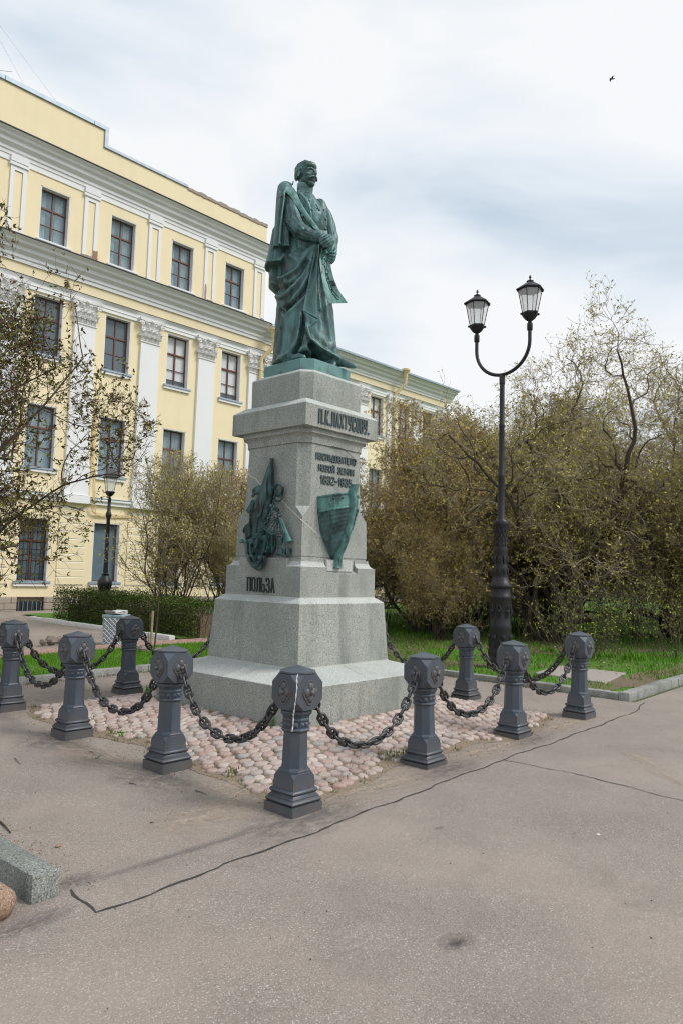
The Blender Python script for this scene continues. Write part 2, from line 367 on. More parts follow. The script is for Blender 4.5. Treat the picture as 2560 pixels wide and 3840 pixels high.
M['paleblue'] = simple('pale_blue_bin_paint', (0.33, 0.45, 0.51), 0.5, 10, 0.15)
M['paper'] = simple('newsprint', (0.62, 0.61, 0.60), 0.9, 25, 0.2)
M['stake'] = simple('weathered_stake_wood', (0.40, 0.31, 0.21), 0.9, 12, 0.2)
M['bird'] = simple('dark_feathers', (0.03, 0.022, 0.025), 0.8, 20, 0.3)
M['stone'] = simple('grey_field_stone', (0.24, 0.20, 0.17), 0.95, 7, 0.4, bump=0.6)
M['wire'] = simple('thin_wire_metal', (0.22, 0.24, 0.25), 0.6, 5, 0.1)
M['yellowpipe'] = simple('yellow_painted_downpipe', (0.78, 0.62, 0.35), 0.55, 5, 0.06)
# ================================================================ GROUND AND SETTING
PC = (0.0513, 0.0691)                                   # centre of the pedestal
def sstep(t): t = max(0.0, min(1.0, t)); return t*t*(3-2*t)
def mound(x, y):
    m_ = max(abs(x-0.03), abs(y-0.03)); return 0.15*sstep((2.35-m_)/1.35)
def gsheet(name, x0, x1, y0, y1, mat, dz, n=40, m_=None, kind='structure', hgt=None):
    xs = np.linspace(x0, x1, n+1); ys = np.linspace(y0, y1, (m_ or n)+1)
    V = [(x, y, gz(x, y)+dz+(hgt(x, y) if hgt else 0)) for y in ys for x in xs]
    F = [(j*(n+1)+i, j*(n+1)+i+1, (j+1)*(n+1)+i+1, (j+1)*(n+1)+i) for j in range(len(ys)-1) for i in range(n)]
    o = link(name, np_mesh(name, V, F), M[mat] if isinstance(mat, str) else mat); shade(o.data)
    return tag(o, kind=kind)
def gpoly(name, pts, mat, dz, parent=None, kind='structure'):
    """flat piece of ground cover from an outline, following the slope"""
    b = MB(); b.add([(x, y, gz(x, y)+dz) for x, y in pts], [tuple(range(len(pts)))])
    me = b.mesh(name, recalc=False)
    bm = bmesh.new(); bm.from_mesh(me); bmesh.ops.triangulate(bm, faces=bm.faces)
    for f in bm.faces:
        if f.normal.z < 0: f.normal_flip()
    bm.to_mesh(me); bm.free()
    o = link(name, me, M[mat], parent)
    return tag(o, kind=kind) if parent is None else o
# big sheet to the horizon with finer middle
gx_ = np.concatenate([np.linspace(-900, -40, 8), np.linspace(-30, 50, 41), np.linspace(60, 900, 8)])
gy_ = np.concatenate([np.linspace(-900, -40, 8), np.linspace(-30, 50, 41), np.linspace(60, 900, 8)])
V = [(x, y, gz(x, y)-0.012) for y in gy_ for x in gx_]; n_ = len(gx_)
F = [(j*n_+i, j*n_+i+1, (j+1)*n_+i+1, (j+1)*n_+i) for j in range(len(gy_)-1) for i in range(n_-1)]
tag(link('ground', np_mesh('ground', V, F), M['ground']), kind='structure')
KX, KY = 3.86, 3.84                                        # inner edges of the far kerbs
gsheet('asphalt_path', -12, KX, -12, KY, 'asphalt', 0.0, 32)
gsheet('asphalt_road', KX, 60, -14, -2.42, 'asphalt', 0.0, 28, 6)
gsheet('asphalt_side_path', -12, -1.95, KY, 17.2, 'asphalt', 0.0, 10, 12)
gsheet('asphalt_yard', -1.95, 3.4, 7.25, 17.4, 'asphalt', 0.0, 10, 12)
gsheet('asphalt_apron', 3.4, 9.0, 14.2, 17.6, 'asphalt', 0.0, 8, 6)
# thin jagged cracks between the asphalt lanes
def crack(name, pts, wd, seed, mat='crack', dz=0.004):
    r = random.Random(seed); P = []
    for a, b in zip(pts[:-1], pts[1:]):
        L_ = math.dist(a, b); k = max(2, int(L_/0.06))
        for i in range(k): t = i/k; P.append((a[0]+(b[0]-a[0])*t, a[1]+(b[1]-a[1])*t))
    P.append(pts[-1]); v = []; f = []
    ph = [r.random()*6 for _ in range(4)]
    for i, p in enumerate(P):
        q = P[min(i+1, len(P)-1)]; o_ = P[max(i-1, 0)]
        d = Vector((q[0]-o_[0], q[1]-o_[1])).normalized(); nn = (-d.y, d.x)
        off = 0.012*math.sin(i*0.33+ph[0])+0.008*math.sin(i*0.9+ph[1])+r.uniform(-0.006, 0.006); ww = wd*(0.55+0.9*r.random())
        for s_ in (-1, 1):
            x = p[0]+nn[0]*(off+s_*ww/2); y = p[1]+nn[1]*(off+s_*ww/2); v.append((x, y, gz(x, y)+dz))
    for i in range(len(P)-1): f.append((2*i, 2*i+1, 2*i+3, 2*i+2))
    o = MB().add(v, f).build(name, M[mat]); tag(o, kind='structure'); return o
crack('crack', [(-4.04, -2.42), (-4.07, -2.74), (-2.95, -2.735), (-0.89, -2.69), (-0.03, -2.67), (1.24, -2.69), (3.2, -2.66), (3.95, -2.52)], 0.013, 3)
crack('crack', [(-0.03, -2.67), (0.0, -3.3), (-0.05, -4.0), (-0.09, -4.3), (-0.12, -6.0)], 0.009, 5)
def blob(name, c, rx, ry, mat, seed, n=26, dz=0.004, wob=0.25, parent=None):
    r = random.Random(seed); ph = [r.random()*6.3 for _ in range(4)]
    pts = []
    for i in range(n):
        a = 2*math.pi*i/n; k = 1+wob*(0.5*math.sin(2*a+ph[0])+0.4*math.sin(3*a+ph[1])+0.4*math.sin(5*a+ph[2])+0.25*math.sin(9*a+ph[3]))
        pts.append((c[0]+rx*k*math.cos(a), c[1]+ry*k*math.sin(a)))
    return gpoly(name, pts, mat, dz, parent)
def disc(name, c, rx, ry, mat, rz=0.0, dz=0.004):
    b = MB(); n = 20; V = []
    for i in range(n): a = 2*math.pi*i/n; V.append((math.cos(a), math.sin(a), 0))
    b.add(V, [tuple(range(n))]); o = b.build(name, M[mat], loc=(c[0], c[1], gz(c[0], c[1])+dz)); o.scale = (rx, ry, 1); o.rotation_euler = (math.atan(GB), -math.atan(GA), rz); tag(o, kind='structure')
disc('oil_stain', (-3.06, -4.14), .13, .09, 'stain_damp'); disc('oil_stain', (-3.07, -4.15), .055, .04, 'stain_dark', dz=.007); disc('oil_stain', (-1.9, -3.25), .06, .03, 'stain_damp')
for cx, cy, rx, ry, rz in [(-2.42, -2.5, .62, .34, .1), (-.7, -2.5, .50, .20, 0), (.86, -2.48, .45, .18, 0), (-2.62, -1.05, .34, .50, 0), (-2.65, .55, .34, .5, 0), (-3.3, -2.42, .85, .05, -.03), (-3.97, -2.33, .2, .10, 0), (-4.35, -2.62, .3, .10, .1), (-1.5, -1.9, .6, .4, .2)]: disc('damp_stain', (cx, cy), rx, ry, 'stain_damp', rz)
for cx, cy, rx, ry, rz in [(-2.3, -1.75, .75, .45, .8), (-1.5, -2.38, .9, .28, 0), (.2, -2.38, .9, .26, 0), (-2.6, -.2, .3, .8, 0), (1.8, -2.4, .8, .22, 0), (.9, -3.6, .5, .12, .9), (.4, -4.1, .7, .10, 1.0), (-2.9, -2.0, .5, .35, .3)]: disc('sand_drift', (cx, cy), rx, ry, 'stain_sand', rz, dz=.0055)
# lawns, beds
gsheet('lawn', -1.85, KX-0.02, KY+0.14, 6.35, 'lawn', 0.045, 14)
gsheet('lawn', KX+0.14, 60, -2.18, 16.0, 'lawn', 0.035, 44, 24)
for c_, a_, b_, sd_ in (((7.2, 3.9), 2.3, 1.9, 3), ((9.5, 1.2), 2.6, 1.5, 5), ((5.6, -1.75), 1.5, .35, 7), ((8.2, -1.8), 1.9, .30, 8), ((4.7, 1.9), .6, 1.3, 11), ((12, -1.9), 2.0, .25, 12)): blob('bare_soil', c_, a_, b_, 'soil', sd_, 34, .041, .35)
gsheet('lawn', 3.52, KX+0.14, 7.2, 14.3, 'lawn', 0.05, 3, 12)
gsheet('brick_path_bed', -1.95, 6.2, 6.35, 7.25, 'slab', 0.012, 10, 3)

# ---------------------------------------------------------------- kerbs
def kerb(name, a, b, wdt, hgt, mat, label, seg_len, seed, end_chip=0.0, group=None):
    r = random.Random(seed); a = Vector((a[0], a[1], 0)); b = Vector((b[0], b[1], 0)); L_ = (b-a).length; d = (b-a)/L_; n = Vector((-d.y, d.x, 0))
    root = empty(name, (a.x, a.y, gz(a.x, a.y))); tag(root, label, 'kerb', group)
    s = 0.0
    while s < L_-0.05:
        e = min(L_, s+seg_len*r.uniform(0.85, 1.15))
        if L_-e < 0.25: e = L_
        p = a+d*(s+0.005); q = a+d*(e-0.005)
        hh = hgt+r.uniform(-0.008, 0.008); bb = MB(); vs = []
        sh = r.uniform(-0.008, 0.008)
        rings = []
        k = 7
        for i in range(k+1):
            c = p+(q-p)*i/k+n*sh
            jt = [r.uniform(-0.004, 0.004) for _ in range(4)]
            z0 = gz(c.x, c.y)
            rings.append([(c+n*0.0+Vector((0, 0, z0-0.08))-Vector((root.location.x, root.location.y, root.location.z))),
                          (c+n*(0.0+jt[0])+Vector((0, 0, z0+hh+jt[1]))-root.location),
                          (c+n*(wdt+jt[2])+Vector((0, 0, z0+hh+jt[3]))-root.location),
                          (c+n*wdt+Vector((0, 0, z0-0.08))-root.location)])
        bb.loft(rings); bb.build('kerb_stone', M[mat], root, smooth=35, bevel=0.012, seg=2)
        s = e
    return root
kerb('kerb', (KX, 3.99), (KX, -2.20), 0.15, 0.085, 'kerb', 'low granite kerb along the far side of the bollards by the lamp', 1.0, 1)
bpy.data.objects['kerb'].name = 'kerb'
kerb('kerb', (KX-0.0, -2.34), (40, -2.42), 0.15, 0.10, 'kerb', 'long granite kerb between the asphalt and the right lawn, running away', 1.0, 2)
kerb('kerb', (KX, 3.84), (-1.95, 3.84), -0.15, 0.095, 'kerb', 'pale kerb in front of the left green lawn behind the bollards', 1.1, 3)
kerb('kerb', (-4.10, -2.44), (-4.22, 1.4), 0.15, 0.14, 'kerb_old', 'rough grey granite kerb block in the lower left corner', 1.3, 4)
kerb('kerb', (3.35, 7.35), (3.42, 14.2), -0.16, 0.10, 'whitekerb', 'whitewashed kerb at the foot of the hedge', 1.0, 5)
o = MB().ball((0, 0, 0), 0.125, 14, 10, (1.0, 0.8, 0.72)).build('boulder', M['redgranite'], smooth=80, loc=(-4.46, -2.44, 0.0))
for v in o.data.vertices: v.co += Vector((rnd.uniform(-1, 1), rnd.uniform(-1, 1), rnd.uniform(-1, 1)))*0.008
tag(o, 'rounded red granite boulder behind the kerb block at lower left', 'boulder')
# concrete slab lying in the right lawn
b = MB(); pts = [(4.95, -0.42), (6.15, -0.28), (6.2, -1.42), (4.85, -1.62)]
b.loft([[(x, y, gz(x, y)-0.05) for x, y in pts], [(x, y, gz(x, y)+0.062) for x, y in pts]])
tag(b.build('paving_slab', M['slab'], bevel=0.008), 'square concrete slab set in the ground behind the right kerb', 'paving slab')
# pinkish brick path (courses of pavers)
bp = empty('brick_path', (0, 6.8, 0)); bp['kind'] = 'structure'
pm = MB().box(-0.098, 0.098, -0.048, 0.048, -0.03, 0.018).mesh('brick', bevel=0.004)
pm.materials.append(M['redpaver']); k = 0
for j in range(8):
    for i in range(36):
        x = 0.2+i*0.205+(0.1 if j % 2 else 0)-2.0; y = 6.42+j*0.106
        if x > 5.4 or x < -0.4: continue
        o = link('brick', pm, None, bp, (x, y-6.8, gz(x, y)+0.018)); o.rotation_euler = (rnd.uniform(-.02, .02), rnd.uniform(-.02, .02), rnd.uniform(-.03, .03)); k += 1

# ---------------------------------------------------------------- cobbled apron round the pedestal
sandv = []
def edge_r(a):
    k = 1/max(abs(math.cos(a)), abs(math.sin(a)))
    k = min(k, 1.33)
    return 2.26*k+0.09*math.sin(5*a+1)+0.06*math.sin(11*a+2)+0.04*math.sin(23*a)
NA, NR = 120, 16; V = []; F = []
for i in range(NR+1):
    for j in range(NA):
        a = 2*math.pi*j/NA; r_ = (0.5+(edge_r(a)-0.5)*i/NR); x, y = r_*math.cos(a), r_*math.sin(a)
        V.append((x, y, gz(x, y)+mound(x, y)+0.006+0.006*math.sin(x*9)*math.sin(y*8) if i < NR else gz(x, y)+0.003))
for i in range(NR):
    for j in range(NA): F.append((i*NA+j, (i+1)*NA+j, (i+1)*NA+(j+1) % NA, i*NA+(j+1) % NA))
so_ = link('sandy_soil', np_mesh('sandy_soil', V, F), M['sand']); shade(so_.data); tag(so_, kind='structure')
cob = []
for sd in range(5):
    r = random.Random(40+sd); nS = 9; rings = []
    prof = [r.uniform(0.80, 1.10) for _ in range(nS)]
    for (k, z) in ((1.0, -0.02), (1.05, 0.006), (0.97, 0.018), (0.70, 0.025)):
        rings.append([(0.068*k*prof[j]*math.cos(2*math.pi*j/nS), 0.056*k*prof[j]*math.sin(2*math.pi*j/nS), z*1.0) for j in range(nS)])
    b = MB().loft(rings, cap=False); b.add([(x, y, z) for x, y, z in rings[-1]]+[(0, 0, 0.027)], [(j, (j+1) % nS, nS) for j in range(nS)])
    me = b.mesh('cobblestone'); shade(me); me.materials.append(M['cobble']); cob.append(me)
field = empty('cobblestone_paving', (0, 0, 0)); field['kind'] = 'structure'
spots = []
rj = random.Random(5); sx, sy = 0.117, 0.092; row = 0
yy = -2.9
ca, sa = math.cos(R(8)), math.sin(R(8))
while yy < 2.9:
    xx = -2.9+(row % 2)*sx*0.5
    while xx < 2.9:
        x0 = xx*ca-yy*sa; y0 = xx*sa+yy*ca; y0 += 0.05*math.sin(x0*1.7+1.0); xx += sx
        x = x0+rj.uniform(-0.018, 0.018); y = y0+rj.uniform(-0.015, 0.015)
        m_ = max(abs(x-PC[0]), abs(y-PC[1]))
        if m_ < 1.20: continue
        if math.hypot(x, y) > edge_r(math.atan2(y, x))-0.10: continue
        if any(abs(x-bx) < 0.19 and abs(y-by) < 0.19 for bx in (-2.3, -0.7, 0.85, 2.34) for by in (-2.3, -0.8, 0.75, 2.3) if max(abs(bx), abs(by)) > 2): continue
        spots.append((x, y, rj.uniform(0.76, 1.04), rj.uniform(0.78, 1.04), rj.uniform(-0.35, 0.35), rj.randrange(5)))
    yy += sy; row += 1
spots.sort(key=lambda s: (s[0]-CAM[0])**2+(s[1]-CAM[1])**2)
vis = [s for s in spots]
Vb, Fb = [], []
for i, (x, y, s1, s2, rz, k) in enumerate(vis):
    z = gz(x, y)+mound(x, y)+rj.uniform(-0.005, 0.006)
    e = 0.05; nx = -(mound(x+e, y)-mound(x-e, y))/(2*e)-GA; ny = -(mound(x, y+e)-mound(x, y-e))/(2*e)-GB
    if i < 298:
        o = link('cobblestone', cob[k], None, field, (x, y, z)); o.rotation_euler = (-ny+rj.uniform(-.08, .08), nx+rj.uniform(-.08, .08), rz); o.scale = (s1, s2, 1.0)
    else:
        me = cob[k]; n0 = len(Vb); c_, s_ = math.cos(rz), math.sin(rz)
        for v in me.vertices:
            vx, vy = v.co.x*s1, v.co.y*s2; Vb.append((x+vx*c_-vy*s_, y+vx*s_+vy*c_, z+v.co.z-(mound(x, y)-mound(x+vx, y+vy))))
        for p_ in me.polygons: Fb.append(tuple(q+n0 for q in p_.vertices))
o = MB().add(Vb, Fb).build('cobblestones', M['cobble_mass'], field, smooth=80); o['kind'] = 'stuff'

# ================================================================ BOLLARDS AND CHAINS
def csq(h, c, z, cx=0.0, cy=0.0):
    c = max(c, 0.0012)
    return [(cx-h+c, cy-h, z), (cx+h-c, cy-h, z), (cx+h, cy-h+c, z), (cx+h, cy+h-c, z), (cx+h-c, cy+h, z), (cx-h+c, cy+h, z), (cx-h, cy+h-c, z), (cx-h, cy-h+c, z)]
def arc_prof(h0, z0, z1, bulge, n=5):
    return [(h0+bulge*math.sin(math.pi*i/n), z0+(z1-z0)*i/n) for i in range(n+1)]
def loftsq(rows, c=None):
    b = MB(); b.loft([csq(h, (c if c is not None else cc), z) for (h, z, *r_) in rows for cc in [r_[0] if r_ else 0.0]]); return b
bparts = []
base_rows = [(0.1438, -0.06), (0.1438, 0.060)]+[(h, z) for h, z in arc_prof(0.127, 0.062, 0.096, 0.013)]+[(0.124, 0.098), (0.124, 0.106), (0.113, 0.116), (0.109, 0.124)]+[(h, z) for h, z in arc_prof(0.112, 0.126, 0.156, 0.009)]+[(0.106, 0.158)]
bparts.append(('base', loftsq(base_rows, 0.0).mesh('base', smooth=40)))
sh = MB(); rows = [(0.1045, 0.150, 0.0012), (0.1000, 0.232, 0.0012), (0.0985, 0.240, 0.010), (0.0965, 0.262, 0.034), (0.096, 0.264, 0.030), (0.0955, 0.278, 0.034), (0.093, 0.282, 0.046), (0.0905, 0.296, 0.051)]
rows = [(0.1045, 0.150, 0.0012), (0.1000, 0.234, 0.0012), (0.0985, 0.262, 0.030), (0.0965, 0.264, 0.036), (0.096, 0.276, 0.036), (0.0935, 0.280, 0.046), (0.0885, 0.296, 0.050), (0.0815, 0.545, 0.046)]
sh.loft([csq(h, c, z) for h, z, c in rows]); bparts.append(('shaft', sh.mesh('shaft', smooth=25)))
cl = MB(); rows = [(0.086, 0.540)]+arc_prof(0.0875, 0.541, 0.566, 0.009)+[(0.083, 0.568), (0.086, 0.612)]+arc_prof(0.0865, 0.614, 0.636, 0.005)+[(0.088, 0.640), (0.094, 0.655)]+arc_prof(0.0985, 0.660, 0.692, 0.009)+[(0.100, 0.696)]
cl.loft([csq(h, h*0.55, z) for h, z in rows])
for k in range(8):                                          # pyramid studs round the neck
    a = R(45*k); wv = 0.034; d = 0.085
    for sft in ((-0.019, 0.019) if k % 2 == 0 else (0.0,)):
        rot = Matrix.Rotation(a, 3, 'Z'); dd = d-0.002 if k % 2 == 0 else d+0.004
        q = [rot @ Vector((dd-0.004, sft-0.018, 0.571)), rot @ Vector((dd-0.004, sft+0.018, 0.571)), rot @ Vector((dd-0.002, sft+0.018, 0.611)), rot @ Vector((dd-0.002, sft-0.018, 0.611)), rot @ Vector((dd+0.016, sft, 0.591))]
        cl.add(q, [(0, 1, 4), (1, 2, 4), (2, 3, 4), (3, 0, 4), (3, 2, 1, 0)])
bparts.append(('collar', cl.mesh('collar', smooth=30)))
hd = MB(); hd.loft([csq(h, c, z) for h, z, c in [(0.102, 0.690, 0.062), (0.127, 0.698, 0.072), (0.127, 0.762, 0.0015), (0.127, 0.880, 0.0015), (0.127, 0.941, 0.070)]])
bparts.append(('head', hd.mesh('head', smooth=20)))
cp_ = MB(); cp_.loft([csq(0.118, 0.066, 0.9415), csq(0.124, 0.070, 0.946), csq(0.124, 0.070, 0.958), csq(0.004, 0.002, 0.996)]); bparts.append(('cap', cp_.mesh('cap', smooth=20)))
ro = MB()
ro.tube([(0.058*math.cos(2*math.pi*i/32)*(1+0.10*math.cos(8*math.pi*i/32)), -0.128, 0.075*math.sin(2*math.pi*i/32)*(1+0.08*math.cos(8*math.pi*i/32))) for i in range(33)], 0.008, 5)
for k in range(4):
    a = R(90*k); ro.ball((0.030*math.cos(a), -0.131, 0.038*math.sin(a)), 0.030, 9, 6, (1, 0.62, 1.15))
for k in range(4):
    a = R(90*k+45); ro.ball((0.040*math.cos(a), -0.129, 0.049*math.sin(a)), 0.013, 6, 4, (1, 0.7, 1))
ro.ball((0, -0.146, 0), 0.021, 8, 6, (0.9, 1.1, 0.9)); rosette = ro.mesh('rosette', smooth=60)
for nme, me in bparts: me.materials.append(M['iron'])
rosette.materials.append(M['iron'])
BP = dict(b0=(-2.33, -2.32, -0.04), b5=(-0.68, -2.26, -0.05), b6=(0.89, -2.26, -0.02), b7=(2.36, -2.32, 0.02), b8=(2.35, -0.77, 0.01), b9=(-0.73, 2.40, 0.01),
          b4=(-2.37, -0.87, -0.02), b3=(-2.40, 0.67, -0.01), b2=(-2.30, 2.32, 0.0), b10=(0.82, 2.38, 0.02), b11=(2.36, 2.36, 0.04), b12=(2.36, 0.80, 0.03))
BL = dict(b0='corner bollard nearest the camera, white drip down its front edge', b5='first bollard to the right of the white dripped corner bollard',
          b6='second bollard to the right of the corner one, before the lamp foot', b7='rightmost bollard, at the corner near the end of the kerb', b8='bollard on the far right side, in front of the tall lamp',
          b9='bollard on the far left side, in front of the blue litter bin', b4='first bollard to the left of the white dripped corner bollard', b3='second bollard to the left of the corner one, beside the cobbles',
          b2='leftmost bollard, cut by the left edge of the picture', b10='iron bollard hidden behind the left part of the pedestal', b11='iron bollard at the hidden corner behind the pedestal', b12='iron bollard hidden behind the right part of the pedestal')
def make_bollard(k):
    x, y, z = BP[k]; root = empty('bollard', (x, y, z)); tag(root, BL[k], 'bollard', 'cast iron bollards round the pedestal')
    for nme, me in bparts: link(nme, me, None, root)
    for j in range(4):
        o = link('rosette', rosette, None, root, (0, 0, 0.820)); o.rotation_euler = (0, 0, R(90*j))
    root.rotation_euler = (rnd.uniform(-.012, .012), rnd.uniform(-.012, .012), R(rnd.uniform(-1.2, 1.2)))
    return root
bol = {k: make_bollard(k) for k in BP}
# white drip on the nearest bollard
b = MB(); path = [(-0.119, -0.126, 0.955), (-0.1275, -0.1215, 0.93), (-0.128, -0.1255, 0.90), (-0.1285, -0.128, 0.86), (-0.1285, -0.122, 0.80), (-0.1285, -0.115, 0.75), (-0.122, -0.100, 0.70), (-0.110, -0.085, 0.68), (-0.101, -0.075, 0.65), (-0.096, -0.07, 0.60), (-0.100, -0.066, 0.555)]
pp = [];
for (a, c) in zip(path[:-1], path[1:]):
    for i in range(4): pp.append(tuple(a[q]+(c[q]-a[q])*i/4+rnd.uniform(-.0012, .0012) for q in range(3)))
pp.append(path[-1]); rr = [0.0022+0.0045*abs(math.sin(i*0.7))*rnd.uniform(0.2, 1) for i in range(len(pp))]; b.tube(pp, rr, 5)
b.build('paint_drip', M['whitestreak'], bol['b0'], smooth=60)
# chain links
lk = MB(); wl, ll, rr_ = 0.0280, 0.0530, 0.0117; pts = []
for i in range(17):
    a = 2*math.pi*i/16; pts.append((wl*math.cos(a), 0, (ll-wl)*(1 if math.sin(a) > 0.01 else -1 if math.sin(a) < -0.01 else 0)+wl*math.sin(a)))
pts = []
for i in range(9): a = math.pi*i/8; pts.append((wl*math.cos(a), 0, (ll-wl)+wl*math.sin(a)))
for i in range(9): a = math.pi+math.pi*i/8; pts.append((wl*math.cos(a), 0, -(ll-wl)+wl*math.sin(a)))
ringsL = []
for i, p in enumerate(pts):
    q = Vector(pts[(i+1) % 18])-Vector(pts[i-1]); t = q.normalized(); nrm = Vector((0, 1, 0)); bi = t.cross(nrm)
    ringsL.append([Vector(p)+(bi*math.cos(2*math.pi*j/6)+nrm*math.sin(2*math.pi*j/6))*rr_ for j in range(6)])
lk.loft(ringsL+[ringsL[0]], cap=False); lk.tube([(-wl+0.004, 0, 0), (0, 0, 0), (wl-0.004, 0, 0)], [0.012, 0.008, 0.012], 5)
linkm = lk.mesh('link', smooth=70); linkm.materials.append(M['chain'])
def chain(a, c, axis, sag, label):
    A = Vector(BP[a])+Vector((0, 0, 0.820)); B = Vector(BP[c])+Vector((0, 0, 0.820)); d = (B-A).normalized(); A = A+d*0.142; B = B-d*0.142
    root = empty('chain', tuple(A)); tag(root, label, 'chain', 'chains hung between the bollards')
    S_ = 200; k = 2.35; cat = []
    for i in range(S_+1):
        t = i/S_; u = 2*t-1; h = (math.cosh(k*u)-math.cosh(k))/(math.cosh(k)-1)
        cat.append(A+(B-A)*t+Vector((0, 0, sag*h)))
    cum = [0.0]
    for i in range(S_): cum.append(cum[-1]+(cat[i+1]-cat[i]).length)
    n = round(cum[-1]/0.0800); p = cum[-1]/n
    def at(s):
        s = max(0, min(cum[-1], s)); i = np.searchsorted(cum, s)-1; i = max(0, min(S_-1, i)); t = (s-cum[i])/max(1e-9, cum[i+1]-cum[i]); return cat[i].lerp(cat[i+1], t)
    side = d.cross(Vector((0, 0, 1))).normalized()
    for i in range(n):
        c0 = at((i+0.5)*p); t = (at((i+0.9)*p)-at((i+0.1)*p)).normalized(); up = side.cross(t).normalized()
        nn = (side if i % 2 else up); aa = R(35+rnd.uniform(-12, 12)); nn = Matrix.Rotation(aa, 3, t) @ nn
        xx = nn.cross(t)
        m_ = Matrix((xx, nn, t)).transposed().to_4x4(); m_.translation = c0-A
        o = link('link', linkm, None, root); o.matrix_local = m_
    return root
chain('b0', 'b5', 0, 0.50, 'stud link chain between the white dripped corner bollard and its right neighbour')
chain('b5', 'b6', 0, 0.47, 'chain hanging between the first and second bollards on the right row')
chain('b6', 'b7', 0, 0.45, 'chain hanging to the rightmost corner bollard')
chain('b0', 'b4', 1, 0.46, 'stud link chain between the white dripped corner bollard and its left neighbour')
chain('b4', 'b3', 1, 0.48, 'chain hanging between the first and second bollards on the left row')
chain('b3', 'b2', 1, 0.45, 'chain ending at the leftmost bollard in front of the lawn')
chain('b7', 'b8', 1, 0.48, 'chain between the rightmost bollard and the one before the lamp')
chain('b8', 'b12', 1, 0.48, 'chain passing behind the right edge of the pedestal')
chain('b2', 'b9', 0, 0.50, 'chain between the leftmost bollard and the one before the litter bin')
chain('b9', 'b10', 0, 0.48, 'chain passing behind the left edge of the pedestal')
chain('b10', 'b11', 0, 0.48, 'chain hidden behind the pedestal on the left back side')
chain('b12', 'b11', 1, 0.48, 'chain hidden behind the pedestal on the right back side')

# ================================================================ PEDESTAL
ped = empty('pedestal', (0, 0, 0)); tag(ped, 'tall stepped grey granite pedestal with bronze prow and inscriptions', 'pedestal')
cx0, cy0 = PC
def washed_lit_tops(o, extra=None):  # up-facing faces take the clean granite with light painted into its colour
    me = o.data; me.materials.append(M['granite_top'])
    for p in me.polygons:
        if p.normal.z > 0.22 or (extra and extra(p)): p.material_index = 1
def tier(rows, name, mat='granite', bevel=0.004, parent=ped):
    b = MB(); b.loft([csq(h, c, z, cx0, cy0) for h, c, z in rows]); o = b.build(name, M[mat], parent, smooth=20, bevel=bevel)
    if mat == 'granite': washed_lit_tops(o, (lambda p: p.normal.z > 0.16 and 2.23 < p.center.z < 2.36) if name == 'shaft_block' else None)
    return o
Sh_ = 1.1525
JX = float(on_plane(1387.8, 2660, 1, cy0-Sh_)[0])-cx0; JY = float(on_plane(836, 2600, 0, cx0-Sh_)[1])-cy0
q = 0.66; g_ = 0.0025
Ls = [[(-Sh_, -Sh_), (JX-g_, -Sh_), (JX-g_, -q), (-q, -q), (-q, JY-g_), (-Sh_, JY-g_)],
      [(JX+g_, -Sh_), (Sh_, -Sh_), (Sh_, -JY-g_), (q, -JY-g_), (q, -q), (JX+g_, -q)],
      [(Sh_, -JY+g_), (Sh_, Sh_), (-JX+g_, Sh_), (-JX+g_, q), (q, q), (q, -JY+g_)],
      [(-JX-g_, Sh_), (-Sh_, Sh_), (-Sh_, JY+g_), (-q, JY+g_), (-q, q), (-JX-g_, q)]]
def Ztop(x, y): m_ = max(abs(x), abs(y)); return 0.5123 if m_ > 1.0 else 0.6239+0.02
for L4 in Ls:
    b = MB(); b.loft([[(x+cx0, y+cy0, 0.02) for x, y in L4], [(x+cx0, y+cy0, Ztop(x, y)) for x, y in L4]])
    washed_lit_tops(b.build('base_slab_block', M['granite'], ped, smooth=15, bevel=0.007, seg=2))
b = MB(); b.box(cx0+JX-0.0023, cx0+JX+0.0023, cy0-Sh_+0.0015, cy0-0.7, 0.1, 0.511)
b.box(cx0-Sh_+0.0015, cx0-0.7, cy0+JY-0.0023, cy0+JY+0.0023, 0.1, 0.511); b.build('joint_mortar', M['mortar'], ped)
tier([(0.7445, 0, 0.60), (0.7445, 0, 0.6239), (0.7019, 0, 1.2895), (0.6192, 0, 1.3499)], 'base_block')
tier([(0.7475, 0, 0.595), (0.7475, 0, 0.630), (0.735, 0, 0.632)], 'joint_mortar', 'mortar', 0)
tier([(0.6215, 0, 1.346), (0.6215, 0, 1.3535), (0.61, 0, 1.3545)], 'joint_mortar', 'mortar', 0)
# middle tier: scotia on the corners, raised panel on the left face, notch under the prow on the right face
me_rows = [(0.6192, 0, 1.350), (0.6178, 0, 1.6826)]+[(0.5599+(0.6178-0.5599)*(1-math.sin(t*math.pi/2))*1.0, 0, 1.6826+0.0923*(1-math.cos(t*math.pi/2))) for t in (0.15, 0.35, 0.55, 0.75, 0.9, 1.0)]
mid = tier(me_rows, 'inscribed_block', 'granite', 0.0)
def boolean_cut(o, cutter):
    md = o.modifiers.new('cut', 'BOOLEAN'); md.operation = 'DIFFERENCE'; md.object = cutter; md.solver = 'EXACT'
    dg = bpy.context.evaluated_depsgraph_get(); me = bpy.data.meshes.new_from_object(o.evaluated_get(dg)); o.modifiers.clear(); o.data = me
    bpy.data.objects.remove(cutter, do_unlink=True)
xl = float(on_plane(780+1030*.42092, 2040+190*.42092, 1, cy0-0.56)[0]); xr = float(on_plane(780+1300*.42092, 2040+200*.42092, 1, cy0-0.56)[0])
cut = MB(); cut.loft([[(xl, cy0-0.70, 1.575), (xr, cy0-0.70, 1.575), (xr, cy0-0.552, 1.655), (xl, cy0-0.552, 1.655)], [(xl, cy0-0.70, 1.9), (xr, cy0-0.70, 1.9), (xr, cy0-0.552, 1.9), (xl, cy0-0.552, 1.9)]])
boolean_cut(mid, cut.build('cutter', M['granite']))
